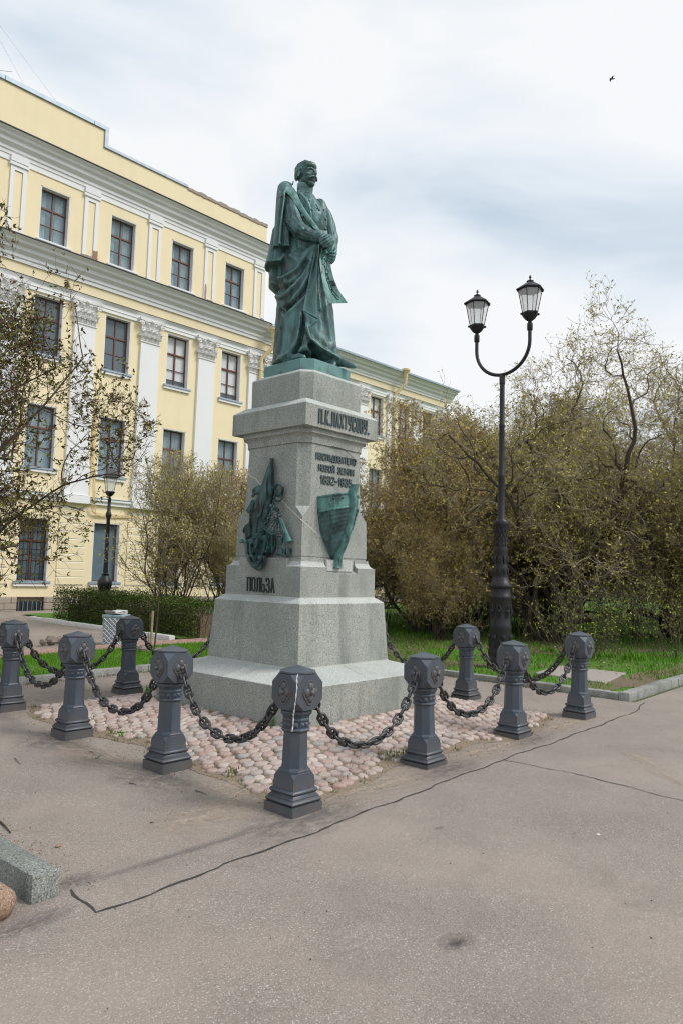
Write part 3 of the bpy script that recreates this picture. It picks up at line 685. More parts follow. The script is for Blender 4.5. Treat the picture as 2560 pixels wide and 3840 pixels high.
yl = float(on_plane(780+283*.42092, 2040+110*.42092, 0, cx0-0.615)[1]); yr = float(on_plane(780+700*.42092, 2040+125*.42092, 0, cx0-0.615)[1])
MB().box(cx0-0.6165, cx0-0.50, yr, yl, 1.60, 1.774).build('raised_panel', M['granite'], ped, bevel=0.004)
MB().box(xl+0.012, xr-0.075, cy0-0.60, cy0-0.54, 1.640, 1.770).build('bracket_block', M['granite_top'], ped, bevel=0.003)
tier([(0.538, 0, 1.770), (0.538, 0, 1.80)], 'joint_course', 'granite', 0)
kx = lambda z: 0.5453-0.0216*(z-1.7975)
tier([(0.5453, 0, 1.7975), (kx(2.232), 0.002, 2.232), (kx(2.35), 0.114, 2.35), (0.5181, 0.1176, 3.0575)], 'shaft_block', 'granite', 0.0015)
cav = [(0.520, 0.118, 3.056), (0.520, 0.118, 3.0605), (0.5325, 0.118, 3.0605), (0.5325, 0.118, 3.078)]
for i in range(7): t = i/6*math.pi/2; cav.append((0.533+0.040*(1-math.cos(t)), 0.118+0.004*i/6, 3.080+0.085*math.sin(t)))
cav += [(0.5746, 0.122, 3.168), (0.5746, 0.122, 3.2225)]
tier(cav, 'cornice_block', 'granite', 0.0)
capb = tier([(0.6146, 0, 3.2215), (0.6138, 0, 3.4720), (0.606, 0, 3.4800), (0.5165, 0, 3.5481), (0.40, 0, 3.55)], 'cap_slab', 'granite', 0.004)
tier([(0.5125, 0.1114, 3.5475), (0.5141, 0.1114, 3.8660), (0.5075, 0.109, 3.8760), (0.424, 0.1135, 3.9262), (0.30, 0.05, 3.927)], 'top_block', 'granite', 0.003)

# ---- strips of quartz vein on the shaft
def on_face(px_, py_, side, proud, hf=kx, it=4):
    z = 2.4
    for _ in range(it):
        P = on_plane(px_, py_, 0 if side == 'L' else 1, (cx0 if side == 'L' else cy0)-hf(z)-proud); z = P[2]
    return P
cD = lambda X, Y: (880+X*.19553, 1700+Y*.19553)
cE = lambda X, Y: (1120+X*.22117, 1640+Y*.22117)
def vein(pts, side, wd, cf):
    P = [Vector(on_face(*cf(*p), side, 0.0015)) for p in pts]; Q = []
    for a, c in zip(P[:-1], P[1:]):
        for i in range(6): Q.append(a.lerp(c, i/6))
    Q.append(P[-1]); v = []; f = []
    nv = Vector((-1, 0, 0)) if side == 'L' else Vector((0, -1, 0))
    for i, p in enumerate(Q):
        t = (Q[min(i+1, len(Q)-1)]-Q[max(i-1, 0)]).normalized(); s_ = t.cross(nv).normalized(); ww = wd*(0.7+0.6*rnd.random()); j_ = s_*rnd.uniform(-.2, .2)*wd
        v += [p+s_*ww/2+j_, p-s_*ww/2+j_]
    for i in range(len(Q)-1): f.append((2*i, 2*i+1, 2*i+3, 2*i+2))
    MB().add(v, f).build('quartz_vein', M['vein'], ped)
vein([(258, 390), (330, 450), (400, 480), (500, 595), (650, 720), (900, 905), (960, 950), (1040, 1050), (1120, 1120), (1240, 1230), (1280, 1275)], 'L', 0.014, cD)
vein([(950, 690), (1050, 800), (1150, 870), (1210, 940), (1260, 1020)], 'L', 0.003, cD)
vein([(28, 1385), (80, 1420), (150, 1485), (220, 1540), (290, 1610), (365, 1685)], 'R', 0.011, cE)
vein([(60, 1225), (130, 1300), (200, 1370), (320, 1480)], 'R', 0.003, cE)
# the loose cable below the cornice
P = [Vector(on_face(1120+x*.22117, 1640+y*.22117, 'R', pr)) for x, y, pr in ((560, 150, 0.02), (690, 180, 0.025), (770, 205, 0.03), (860, 290, 0.03), (920, 350, 0.025), (990, 425, 0.015))]
MB().tube(P, 0.0032, 5).build('loose_cable', M['black'], ped)

# ---- raised letters
GL = {'П': [[(0, 0), (0, 1), (1, 1), (1, 0)]], 'К': [[(0, 0), (0, 1)], [(1, 1), (.15, .5), (1, 0)]], 'А': [[(0, 0), (.5, 1), (1, 0)], [(.22, .36), (.78, .36)]],
      'Х': [[(0, 0), (1, 1)], [(0, 1), (1, 0)]], 'Т': [[(0, 1), (1, 1)], [(.5, 1), (.5, 0)]], 'У': [[(0, 1), (0, .5), (.85, .42)], [(1, 1), (.85, .3), (.6, 0), (.15, 0)]],
      'С': [[(1, .75), (1, .9), (.8, 1), (.2, 1), (0, .9), (0, .1), (.2, 0), (.8, 0), (1, .1), (1, .25)]], 'О': [[(.2, 0), (0, .12), (0, .88), (.2, 1), (.8, 1), (1, .88), (1, .12), (.8, 0), (.2, 0)]],
      'В': [[(0, 0), (0, 1), (.8, 1), (.95, .85), (.95, .65), (.75, .52), (0, .52)], [(.75, .52), (1, .4), (1, .12), (.8, 0), (0, 0)]],
      'И': [[(0, 1), (0, 0), (1, 1), (1, 0)]], 'Й': [[(0, 1), (0, 0), (1, 1), (1, 0)], [(.2, 1.22), (.5, 1.14), (.8, 1.22)]], 'З': [[(0, .82), (.15, 1), (.8, 1), (1, .85), (1, .65), (.75, .53), (.35, .53)], [(.75, .53), (1, .4), (1, .12), (.8, 0), (.15, 0), (0, .15)]],
      'Л': [[(0, 0), (.15, .1), (.25, 1), (1, 1), (1, 0)]], 'Ѣ': [[(.35, 1), (.35, 0), (.85, 0), (1, .12), (1, .38), (.85, .5), (.35, .5)], [(0, .8), (.8, .8)]], 'Д': [[(0, -.15), (0, 0), (1, 0), (1, -.15)], [(.15, 0), (.3, 1), (.85, 1), (.85, 0)]],
      'Е': [[(1, 1), (0, 1), (0, 0), (1, 0)], [(0, .5), (.8, .5)]], 'Ю': [[(0, 0), (0, 1)], [(0, .5), (.4, .5)], [(.5, 0), (.4, .15), (.4, .85), (.5, 1), (.9, 1), (1, .85), (1, .15), (.9, 0), (.5, 0)]],
      'Н': [[(0, 0), (0, 1)], [(1, 0), (1, 1)], [(0, .5), (1, .5)]], 'М': [[(0, 0), (0, 1), (.5, .35), (1, 1), (1, 0)]], 'Ь': [[(0, 1), (0, 0), (.8, 0), (1, .12), (1, .4), (.8, .52), (0, .52)]],
      '1': [[(.15, .8), (.6, 1), (.6, 0)]], '8': [[(.5, .53), (.1, .65), (.1, .9), (.3, 1), (.7, 1), (.9, .9), (.9, .65), (.5, .53), (0, .38), (0, .12), (.25, 0), (.75, 0), (1, .12), (1, .38), (.5, .53)]],
      '3': [[(0, .82), (.15, 1), (.8, 1), (1, .85), (1, .65), (.75, .53), (.35, .53)], [(.75, .53), (1, .4), (1, .12), (.8, 0), (.15, 0), (0, .15)]], '2': [[(0, .78), (.1, 1), (.85, 1), (1, .85), (1, .6), (0, .1), (0, 0), (1, 0)]],
      '5': [[(.95, 1), (.1, 1), (.1, .58), (.75, .58), (1, .45), (1, .12), (.8, 0), (.15, 0), (0, .15)]], '-': [[(0, .48), (1, .48)]], '.': [[(.2, 0.03), (.8, 0.03)]], 'Р': [[(0, 0), (0, 1), (.8, 1), (1, .87), (1, .6), (.8, .48), (0, .48)]], 'Я': [[(1, 0), (1, 1), (.2, 1), (0, .85), (0, .65), (.2, .52), (1, .52)], [(.4, .52), (0, 0)]]}
def letters(text, p00, p01, p10, p11, nrm, wd, depth, mat, parent, gap=0.30, narrow={'.': .35, '1': .55, '-': .8, ' ': .7}, wide={'Ю': 1.25, 'М': 1.2, 'Д': 1.05}):
    """text on the quad p00 (lower left) p10 (lower right) p01 (upper left) p11 (upper right)"""
    ws = [narrow.get(c, wide.get(c, 1.0)) for c in text]; tot = sum(ws)+gap*(len(text)-1); u = 0.0; p00, p01, p10, p11, nrm = map(Vector, (p00, p01, p10, p11, nrm))
    H = (p01-p00).length
    for c, w_ in zip(text, ws):
        if c != ' ':
            b = MB(); hw = wd/2; m_ = wd/H*0.5
            for si, st in enumerate(GL[c]):
                def P(q):
                    xx = (u+0.10*w_+q[0]*w_*0.80)/tot; zz = m_+q[1]*(1-2*m_)
                    return (p00.lerp(p10, xx)).lerp(p01.lerp(p11, xx), zz)
                for a, d in zip(st[:-1], st[1:]):
                    A_, B_ = P(a), P(d); t = (B_-A_).normalized(); s_ = t.cross(nrm).normalized(); A_ = A_-t*hw*0.8; B_ = B_+t*hw*0.8
                    z1 = depth*(1+0.01*si)+rnd.uniform(0, 0.0008)
                    b.loft([[A_-s_*hw-nrm*.004, A_+s_*hw-nrm*.004, A_+s_*hw*.8+nrm*z1, A_-s_*hw*.8+nrm*z1], [B_-s_*hw-nrm*.004, B_+s_*hw-nrm*.004, B_+s_*hw*.8+nrm*z1, B_-s_*hw*.8+nrm*z1]])
            b.build('letter', M[mat], parent)
        u += w_+gap
cA = lambda X, Y: (860+X*.3699, 1360+Y*.3699); cB = lambda X, Y: (780+X*.42092, 2040+Y*.42092)
hL = lambda z: 0.6144; hM = lambda z: 0.6187
f = lambda c, X, Y, s, h: on_face(*c(X, Y), s, 0.0, h)
letters('П.К.ПАХТУСОВУ.', f(cA, 903, 612, 'R', hL), f(cA, 908, 462, 'R', hL), f(cA, 1408, 735, 'R', hL), f(cA, 1410, 588, 'R', hL), (0, -1, 0), 0.0205, 0.014, 'lettergrey', capb, gap=0.34)
shb = [o for o in ped.children if o.name.startswith('shaft_block')][0]
letters('ИЗСЛѢДОВАТЕЛЮ', f(cE, 292, 368, 'R', kx), f(cE, 292, 250, 'R', kx), f(cE, 955, 485, 'R', kx), f(cE, 958, 372, 'R', kx), (0, -1, 0), 0.0140, 0.013, 'lettergrey', shb, gap=0.24)
letters('НОВОЙ ЗЕМЛИ', f(cE, 332, 565, 'R', kx), f(cE, 332, 448, 'R', kx), f(cE, 922, 662, 'R', kx), f(cE, 925, 550, 'R', kx), (0, -1, 0), 0.0140, 0.013, 'lettergrey', shb, gap=0.24)
letters('1832-1835', f(cE, 366, 785, 'R', kx), f(cE, 366, 635, 'R', kx), f(cE, 888, 855, 'R', kx), f(cE, 890, 715, 'R', kx), (0, -1, 0), 0.0175, 0.013, 'lettergrey', shb, gap=0.26)
letters('ПОЛЬЗА', f(cB, 352, 420, 'L', hM), f(cB, 354, 292, 'L', hM), f(cB, 596, 438, 'L', hM), f(cB, 594, 305, 'L', hM), (-1, 0, 0), 0.0190, 0.012, 'letter', mid, gap=0.32)

# ---- bronze prow on the right face
prow = empty('bronze_prow', (0, 0, 0)); prow.parent = ped
Ledge = [(320, 1020), (322, 1270), (335, 1360), (342, 1440), (350, 1525), (368, 1610), (390, 1690), (415, 1770), (450, 1860), (490, 1940), (540, 2030), (578, 2110), (588, 2215)]
Sedge = [(895, 950), (905, 1175), (888, 1245), (878, 1305), (866, 1370), (855, 1430), (842, 1500), (815, 1600), (790, 1700), (755, 1800), (720, 1890), (690, 2010), (668, 2110), (660, 2215)]
WLp = [Vector(on_face(*cE(*p), 'R', 0.0, lambda z: kx(max(z, 1.8)) if z > 1.72 else 0.60)) for p in Ledge]
xs = float(on_face(*cE(655, 2150), 'R', 0.05, lambda z: 0.56)[0])
Sp = [Vector(on_plane(*cE(*p), 0, xs)) for p in Sedge]
Sp = Sp[:len(WLp)-1]+[Sp[-1]]
top = Vector(on_plane(*cE(955, 800), 0, xs))
WR = [Vector((2*xs-p.x, p.y, p.z)) for p in WLp]
nK = len(WLp)
def hull(side, name):
    b = MB(); nS = 12
    W = WLp if side < 0 else WR
    grid = []
    for i in range(nK):
        row = []
        for s in range(nS+1):
            t = s/nS; p = W[i].lerp(Sp[i], t); bul = 0.10*math.sin(math.pi*min(1, t*1.0))*(1-i/nK)*0.9
            row.append(p+Vector((side*bul*0.55, -bul*0.75, 0)))
        grid.append(row)
    for i in range(nK-1):                                   # each strake laps over the one below
        b = MB(); rings = []
        for s in range(nS+1):
            o1 = Vector((0, -0.003, 0)); o2 = Vector((0, -0.015 if i else -0.004, 0)); a, e = grid[i][s], grid[i+1][s]+Vector((0, 0, -0.002)); k = Vector((0, 0.012, 0))
            rings.append([a+o1, e+o2, e+k, a+k])
        b.loft(rings); b.build(name, M['verdigris' if i == 0 else 'bronze_dark'], prow)
hull(-1, 'plank'); hull(1, 'plank')
b = MB(); rings = []
stem = [top]+Sp
for i, p in enumerate(stem):
    a = 0.042; fw = 0.055 if i < nK-1 else 0.03
    rings.append([(xs-a, p.y+0.03, p.z), (xs-a*0.9, p.y-fw*0.5, p.z), (xs-a*0.45, p.y-fw, p.z), (xs+a*0.45, p.y-fw, p.z), (xs+a*0.9, p.y-fw*0.5, p.z), (xs+a, p.y+0.03, p.z)])
b.loft(rings); b.build('stem_post', M['verdigris'], prow, smooth=40, bevel=0.002)
b = MB(); p = stem[-2]; b.box(xs-0.045, xs+0.045, p.y-0.01, cy0-0.55, stem[-1].z-0.005, 1.78); b.build('keel_foot', M['verdigris'], prow, bevel=0.006)
for sd_, W in ((-1, WLp), (1, WR)):
    for i, rd in ((0, 0.012), (1, 0.011)):
        pts = [W[i].lerp(Sp[i], s/10)+Vector((sd_*0.10*math.sin(math.pi*s/10)*(1-i/nK)*0.9*0.55, -0.10*math.sin(math.pi*s/10)*(1-i/nK)*0.9*0.75-0.006, 0.004)) for s in range(11)]
        MB().tube(pts, rd, 6).build('rubbing_rail', M['verdigris'], prow, smooth=60)
    MB().tube([w+Vector((-sd_*0.004, -0.004, 0)) for w in W], 0.009, 6).build('hull_edge', M['verdigris'], prow, smooth=60)
b = MB()                                               # deck closing the hull
dk = [WLp[0].lerp(Sp[0], s/10)+Vector((-0.10*math.sin(math.pi*s/10)*.495, -0.10*math.sin(math.pi*s/10)*.675, 0)) for s in range(11)]; dk2 = [Vector((2*xs-p.x, p.y, p.z)) for p in reversed(dk)]
b.add([(p.x, p.y, p.z-0.004) for p in dk+dk2[1:]], [tuple(range(len(dk+dk2[1:])))]); b.build('deck', M['bronze_dark'], prow)
for tt, zz in ((0.42, 0.28), (0.70, 0.30)):
    p = WLp[0].lerp(Sp[0], tt).lerp(WLp[1].lerp(Sp[1], tt), zz); bl = 0.10*math.sin(math.pi*tt)*.9; p = p+Vector((-bl*.55, -bl*.75, 0)); d = Vector((-0.5, -0.85, 0)).normalized()
    MB().tube([p-d*0.01, p+d*0.006], 0.011, 10).build('hawse_hole', M['room'], prow)

# ---- bronze trophy on the left face
tro = empty('bronze_trophy', (0, 0, 0)); tro.parent = ped
def TP(X, Y, proud=0.03): return Vector(on_face(*cD(X, Y), 'L', proud, lambda z: kx(z) if z > 1.79 else 0.617))
PXM = 0.19553/305.0                                     # metres per traced pixel
def relief(rows, ridges, name, mat='bronze_dark', n=40, sub=4):
    """cloth-like relief: rows (Y, Xleft, Xright, thickness), folds pushed out along traced lines"""
    R_ = []
    for a, c in zip(rows[:-1], rows[1:]):
        for i in range(sub): t = i/sub; R_.append([a[k]+(c[k]-a[k])*t for k in range(4)])
    R_.append(list(rows[-1])); rings = []
    for (Y, a, c, th) in R_:
        front = []
        for j in range(n+1):
            t = j/n; X = a+(c-a)*t; pr = th*math.sin(math.pi*(0.02+0.96*t))**0.55
            for (pl, amp, sg) in ridges:
                dm = 1e9
                for (x0, y0), (x1, y1) in zip(pl[:-1], pl[1:]):
                    dx, dy = x1-x0, y1-y0; tt = max(0, min(1, ((X-x0)*dx+(Y-y0)*dy)/(dx*dx+dy*dy+1e-9))); dm = min(dm, math.hypot(X-x0-dx*tt, Y-y0-dy*tt))
                pr += amp*math.exp(-(dm/sg)**2/2)*math.sin(math.pi*(0.02+0.96*t))**0.5
            front.append(TP(X, Y, max(0.004, pr)))
        rings.append(front+[TP(c, Y, -0.01), TP(a, Y, -0.01)])
    b = MB(); b.loft(rings); return b.build(name, M[mat], tro, smooth=70)
def plate(poly, name, th=0.03, base=0.0, mat='bronze_dark'):
    b = MB(); b.loft([[TP(x, y, base) for x, y in poly], [TP(x, y, base+th) for x, y in poly]]); return b.build(name, M[mat], tro, smooth=30, bevel=0.004)
relief([(90, 668, 738, .045), (115, 670, 742, .045), (135, 682, 738, .05), (300, 615, 748, .075), (500, 548, 756, .095), (640, 497, 758, .11), (760, 452, 752, .12), (900, 400, 722, .12), (1100, 350, 700, .11), (1300, 318, 660, .10), (1500, 300, 600, .09), (1660, 300, 560, .08)],
       [([(712, 120), (700, 500), (690, 800)], .022, 12), ([(690, 130), (600, 560), (570, 900), (520, 1060), (500, 1140)], .022, 16), ([(740, 200), (745, 600), (700, 900)], .02, 14), ([(500, 700), (520, 900), (500, 1000)], .02, 14),
        ([(660, 300), (620, 620), (640, 900)], -.02, 12), ([(720, 300), (722, 640)], -.02, 8), ([(500, 1140), (560, 1180), (650, 1140), (720, 1000)], .022, 10), ([(430, 900), (400, 1200), (360, 1500)], .02, 16), ([(470, 1000), (460, 1300), (430, 1550)], -.025, 14), ([(480, 1200), (560, 1260), (620, 1180)], .03, 16), ([(540, 1230), (480, 1260)], -.03, 12), ([(350, 1200), (330, 1600)], -.02, 10)], 'furled_flag')
relief([(1560, 430, 640, .05), (1640, 240, 690, .07), (1720, 214, 735, .09), (1800, 206, 742, .11), (1900, 206, 700, .12), (1950, 214, 630, .12), (2050, 245, 612, .12), (2120, 285, 590, .11), (2180, 330, 560, .10), (2225, 385, 520, .08), (2245, 420, 490, .05)],
       [([(235, 1690), (225, 1880), (290, 2040), (370, 2165), (440, 2160), (510, 2050), (560, 1850), (600, 1640)], .05, 13), ([(290, 1700), (310, 1900), (400, 2060), (450, 2110)], .035, 12), ([(620, 1640), (640, 1750), (590, 1900)], .035, 12), ([(460, 1600), (420, 1750), (370, 1880)], .045, 18), ([(350, 1780), (400, 1990), (440, 2060)], -.06, 26),
        ([(520, 1700), (480, 1850), (470, 1980)], -.05, 20), ([(265, 1750), (270, 1930), (340, 2080)], -.035, 10), ([(640, 1640), (720, 1740)], .03, 10), ([(660, 1800), (560, 2010), (540, 2120)], .03, 12)], 'hanging_drape')
relief([(1480, 620, 780, .03), (1580, 640, 790, .05), (1700, 660, 800, .06), (1800, 670, 790, .06), (1900, 675, 760, .05), (1950, 680, 720, .03)], [([(700, 1500), (720, 1700), (700, 1900)], .02, 12), ([(760, 1560), (740, 1760)], -.02, 10)], 'cloth_fold')
plate([(328, 705), (400, 640), (470, 597), (500, 650), (480, 720), (440, 755), (345, 775)], 'oar_blade', .03, .01)
plate([(325, 890), (400, 900), (385, 960), (330, 1070), (262, 1148), (213, 1102), (290, 965)], 'oar_blade', .03, .01)
plate([(152, 1500), (165, 1440), (210, 1370), (290, 1330), (310, 1420), (280, 1580), (215, 1660), (192, 1620), (200, 1530), (170, 1530)], 'anchor_fluke', .03, .008)
MB().tube([TP(108, 1678, .05), TP(140, 1680, .05), TP(150, 1683, .05), TP(250, 1710, .06)], [0.024, 0.024, 0.019, 0.019], 10).build('staff_end', M['verdigris'], tro, smooth=40)
def ringpts(cx_, cy_, rx, ry, pr, tilt=0, n=24): return [TP(cx_+rx*math.cos(2*math.pi*i/n+0), cy_+ry*math.sin(2*math.pi*i/n), pr+tilt*math.sin(2*math.pi*i/n)) for i in range(n+1)]
MB().tube(ringpts(848, 690, 76, 100, .05, -.02), 0.0165, 8, cap=False).build('anchor_ring', M['bronze_dark'], tro, smooth=70)
MB().tube(ringpts(835, 845, 72, 72, .05, .02), 0.013, 8, cap=False).build('anchor_ring', M['bronze_dark'], tro, smooth=70)
def small_chain(pl, pr, name='relief_chain', sz=30, rad=0.0078):
    b = MB(); P = []
    for (a, c) in zip(pl[:-1], pl[1:]):
        n = max(1, int(math.hypot(c[0]-a[0], c[1]-a[1])/(sz*1.25)))
        for i in range(n): P.append((a[0]+(c[0]-a[0])*i/n, a[1]+(c[1]-a[1])*i/n, math.atan2(c[1]-a[1], c[0]-a[0])))
    for k, (x, y, an) in enumerate(P):
        fl = 0.62 if k % 2 == 0 else 0.25; pts = []
        for i in range(13):
            a = 2*math.pi*i/12; u, v = sz*0.95*math.cos(a), sz*fl*math.sin(a); pts.append(TP(x+u*math.cos(an)-v*math.sin(an), y+u*math.sin(an)+v*math.cos(an), pr+(0.010*math.sin(a) if k % 2 else 0)))
        b.tube(pts, rad, 5, cap=False)
    b.build(name, M['bronze_dark'], tro, smooth=70)
small_chain([(780, 880), (740, 990), (700, 1130), (640, 1260), (590, 1350), (500, 1490), (420, 1600), (330, 1690), (240, 1655)], .135)
small_chain([(440, 765), (380, 780), (330, 850)], .10, sz=26); small_chain([(345, 1060), (310, 1200), (290, 1400), (285, 1600)], .07, sz=24)
b = MB(); b.tube([TP(690, 1000, .12), TP(735, 1025, .12)], 0.020, 6); b.tube([TP(765, 1045, .09), TP(835, 1095, .09)], 0.024, 6); b.build('spyglass', M['bronze_dark'], tro, smooth=30)
b = MB()                                                # sextant
arc = [(560, 1435), (640, 1505), (720, 1545), (820, 1550), (945, 1525)]; arc2 = [(575, 1400), (650, 1465), (720, 1500), (820, 1508), (935, 1490)]
b.tube([TP(x, y, .13) for x, y in arc], 0.0105, 6); b.tube([TP(x, y, .13) for x, y in arc2], 0.007, 6)
for q_ in ((575, 1425), (665, 1500), (730, 1530), (800, 1530), (885, 1520), (940, 1505)): b.tube([TP(850 if q_[0] > 700 else 830, 1225, .135), TP(*q_, .13)], 0.0085, 6)
b.tube([TP(680, 1385, .135), TP(780, 1400, .135), TP(880, 1430, .135)], 0.006, 6); b.tube([TP(690, 1560, .135), TP(740, 1565, .135)], 0.008, 4)
b.tube(ringpts(862, 1175, 38, 38, .12), 0.009, 6, cap=False); b.ball(TP(715, 1240, .13), 0.013, 6, 5); b.ball(TP(765, 1225, .13), 0.013, 6, 5); b.build('sextant', M['bronze_dark'], tro, smooth=50)
b = MB()                                                # hourglass
b.tube([TP(785, 1603, .10), TP(970, 1606, .10)], 0.011, 6); b.tube([TP(775, 1938, .10), TP(965, 1945, .10)], 0.014, 6)
b.tube([TP(840, 1610, .115), TP(845, 1700, .115), TP(835, 1780, .115), TP(832, 1935, .115)], [0.006, 0.008, 0.006, 0.009], 6); b.tube([TP(958, 1610, .10), TP(952, 1935, .10)], 0.007, 6)
b.tube([TP(880, 1612, .09), TP(880, 1700, .09), TP(880, 1765, .09), TP(880, 1790, .09), TP(878, 1860, .09), TP(876, 1932, .09)], [0.036, 0.033, 0.014, 0.014, 0.034, 0.044], 12); b.build('hourglass', M['bronze_dark'], tro, smooth=50)
MB().tube([TP(900, 1270, .05), TP(960, 1450, .06), TP(1040, 1690, .06), TP(1045, 1705, .06)], [0.016, 0.026, 0.040, 0.034], 10).build('speaking_trumpet', M['verdigris'], tro, smooth=40)
MB().tube([TP(955, 1880, .06), TP(1030, 1880, .06), TP(1045, 1880, .06)], [0.034, 0.036, 0.044], 14).build('barrel', M['bronze_dark'], tro, smooth=40)
# ================================================================ BRONZE STATUE
stat = empty('statue', (PC[0], PC[1], 3.9262)); tag(stat, 'green bronze statue of a standing man in a long cloak holding an unrolled map', 'statue')
Fh = Vector((cF[0], cF[1], 0)).normalized(); Rh = Vector((Fh.y, -Fh.x, 0)); C0 = Vector((PC[0], PC[1], 0)); CV = Vector(CAM)
def S(X, Y, dep=0.0):
    """statue survey: traced position at a depth (metres, away from the viewer) -> world"""
    d = Vector(ray(940+X*.3743, 560+Y*.3743)); t = ((C0-CV).dot(Fh)+dep)/d.dot(Fh); return CV+d*t
def SI(P):
    d = np.array(P)-CAM; w_ = d@cF; return ((1280+FP*(d@cR)/w_)-940)/.3743, ((1920-FP*(d@cU)/w_)-560)/.3743
def poly_d(X, Y, pl):
    dm = 1e9
    for (x0, y0), (x1, y1) in zip(pl[:-1], pl[1:]):
        dx, dy = x1-x0, y1-y0; t = max(0, min(1, ((X-x0)*dx+(Y-y0)*dy)/(dx*dx+dy*dy+1e-9))); dm = min(dm, math.hypot(X-x0-dx*t, Y-y0-dy*t))
    return dm
def cloth(rows, ridges, n=96, step=14, backfold=0.012, expo=1.0, seed=1, ztop=None):
    rows = [list(r)+([0.0] if len(r) == 4 else []) for r in rows]; R_ = []
    for a, c in zip(rows[:-1], rows[1:]):
        k = max(1, int((c[0]-a[0])/step))
        for i in range(k): t = i/k; R_.append([a[q]+(c[q]-a[q])*t for q in range(5)])
    R_.append(rows[-1]); P = []; 
    for (Y, a, c, dr, dc) in R_:
        A, B = S(a, Y, 0), S(c, Y, 0); ua, ub = (A-C0).dot(Rh), (B-C0).dot(Rh); z = (A.z+B.z)/2; uc, hw = (ua+ub)/2, (ub-ua)/2
        ring = []
        for j in range(n):
            th = 2*math.pi*j/n; cs, sn = math.cos(th), math.sin(th)
            uu = uc+hw*math.copysign(abs(cs)**expo, cs); ww = dc+dr*math.copysign(abs(sn)**expo, sn)
            p = C0+Rh*uu+Fh*ww; p.z = z; X, Yi = SI(p); amp = 0.0
            if sn < 0.35:
                k = 1.0 if sn < 0 else 1-sn/0.35
                for (pl, am, sg) in ridges:
                    d = poly_d(X, Yi, pl)
                    if d < 3.2*sg: amp += k*am*math.exp(-(d/sg)**2/2)
            else: amp += backfold*math.sin(th*13+seed+z*0.8)+backfold*0.6*math.sin(th*7+z*2)
            o_ = (Rh*(cs/max(hw, .05))+Fh*(sn/max(dr, .05))).normalized(); p = p+o_*amp; ring.append(p)
        P.append(ring)
    return P
fig = MB()
robe_r = [([(690, 930), (650, 985), (600, 1090), (540, 1210), (470, 1320), (400, 1420), (330, 1480), (285, 1470)], .042, 17), ([(640, 950), (590, 1010), (540, 1100), (470, 1190), (400, 1250), (310, 1290)], .034, 18),
    ([(600, 1130), (560, 1290), (500, 1400), (440, 1480), (400, 1540)], .030, 16), ([(410, 1060), (470, 1120), (520, 1090), (560, 1010)], .028, 22), ([(300, 1290), (380, 1350), (450, 1300)], .018, 20),
    ([(675, 990), (640, 1180), (592, 1300), (545, 1420), (480, 1500), (410, 1560), (350, 1590)], -.045, 13), ([(560, 1130), (500, 1250), (430, 1340), (330, 1400), (290, 1390)], -.036, 15), ([(520, 1180), (450, 1240), (370, 1290)], -.02, 12),
    ([(350, 1640), (430, 1590), (500, 1500), (540, 1440)], .022, 15), ([(285, 1500), (320, 1560), (350, 1700), (345, 1900), (320, 2080)], .024, 22), ([(420, 1640), (400, 1800), (370, 1980), (330, 2110)], .018, 22), ([(390, 1560), (345, 1640), (330, 1620)], -.05, 14),
    ([(535, 1640), (530, 1740), (512, 1840), (480, 1950), (440, 2040)], -.085, 13), ([(505, 1650), (495, 1780), (462, 1900), (400, 2020), (330, 2100), (240, 2140)], .030, 14), ([(470, 2075), (560, 2060), (640, 2050), (720, 2070), (800, 2110)], -.14, 24), ([(610, 1960), (650, 2010), (700, 2060)], -.12, 20),
    ([(560, 1790), (600, 1900), (700, 1992), (800, 2050), (890, 2100)], .045, 13), ([(620, 1780), (700, 1880), (800, 1980)], .012, 30), ([(700, 1000), (700, 1130), (712, 1400), (745, 1700), (790, 1900)], -.040, 14), ([(680, 1000), (686, 1300), (700, 1600)], .018, 9), ([(750, 1560), (780, 1750), (830, 1960)], .020, 18),
    ([(800, 1560), (810, 1800), (850, 1990)], -.016, 12), ([(545, 1660), (570, 1800), (560, 1960), (470, 2050)], .02, 20), ([(300, 1150), (290, 1250)], -.02, 20), ([(270, 1750), (260, 2000)], .014, 14), ([(300, 1800), (290, 2050)], -.018, 11), ([(440, 930), (455, 1000), (520, 1010)], -.03, 18)]
fig.loft(cloth([(860, 410, 770, .20, -.02), (940, 380, 795, .23, -.02), (1020, 345, 815, .25, -.01), (1120, 305, 800, .27), (1250, 285, 790, .28), (1400, 276, 800, .29), (1500, 280, 818, .29), (1600, 266, 828, .30), (1700, 256, 834, .31), (1800, 247, 842, .32), (1900, 240, 852, .33), (2000, 235, 868, .34), (2100, 225, 884, .345), (2215, 205, 890, .35)], robe_r, n=150, step=11, seed=2))
tor_r = [([(470, 460), (560, 620), (640, 760), (700, 850)], -.01, 12), ([(560, 480), (590, 600), (600, 700)], .008, 8), ([(720, 600), (745, 700), (735, 800)], .012, 30), ([(430, 560), (430, 700)], -.02, 18)]
fig.loft(cloth([(405, 478, 600, .10, .02), (440, 470, 614, .12, .01), (480, 450, 640, .155, 0), (520, 425, 668, .19, -.01), (560, 405, 702, .205, -.01), (640, 392, 740, .225, -.02), (720, 388, 757, .235, -.03), (800, 390, 758, .235, -.03), (860, 395, 752, .23, -.02), (940, 380, 760, .22, 0)], tor_r, n=110, step=12, seed=4))
def limb(pts, n=14):
    P = [S(*p[:3]) for p in pts]; r = [p[3] for p in pts]; Q, rr = [], []
    for i in range(len(P)-1):
        for k in range(6): t = k/6; Q.append(P[i].lerp(P[i+1], t)); rr.append(r[i]+(r[i+1]-r[i])*t)
    Q.append(P[-1]); rr.append(r[-1]); fig.tube(Q, rr, n); fig.ball(P[-1], r[-1]*0.99, 10, 8); fig.ball(P[0], r[0]*0.99, 10, 8)
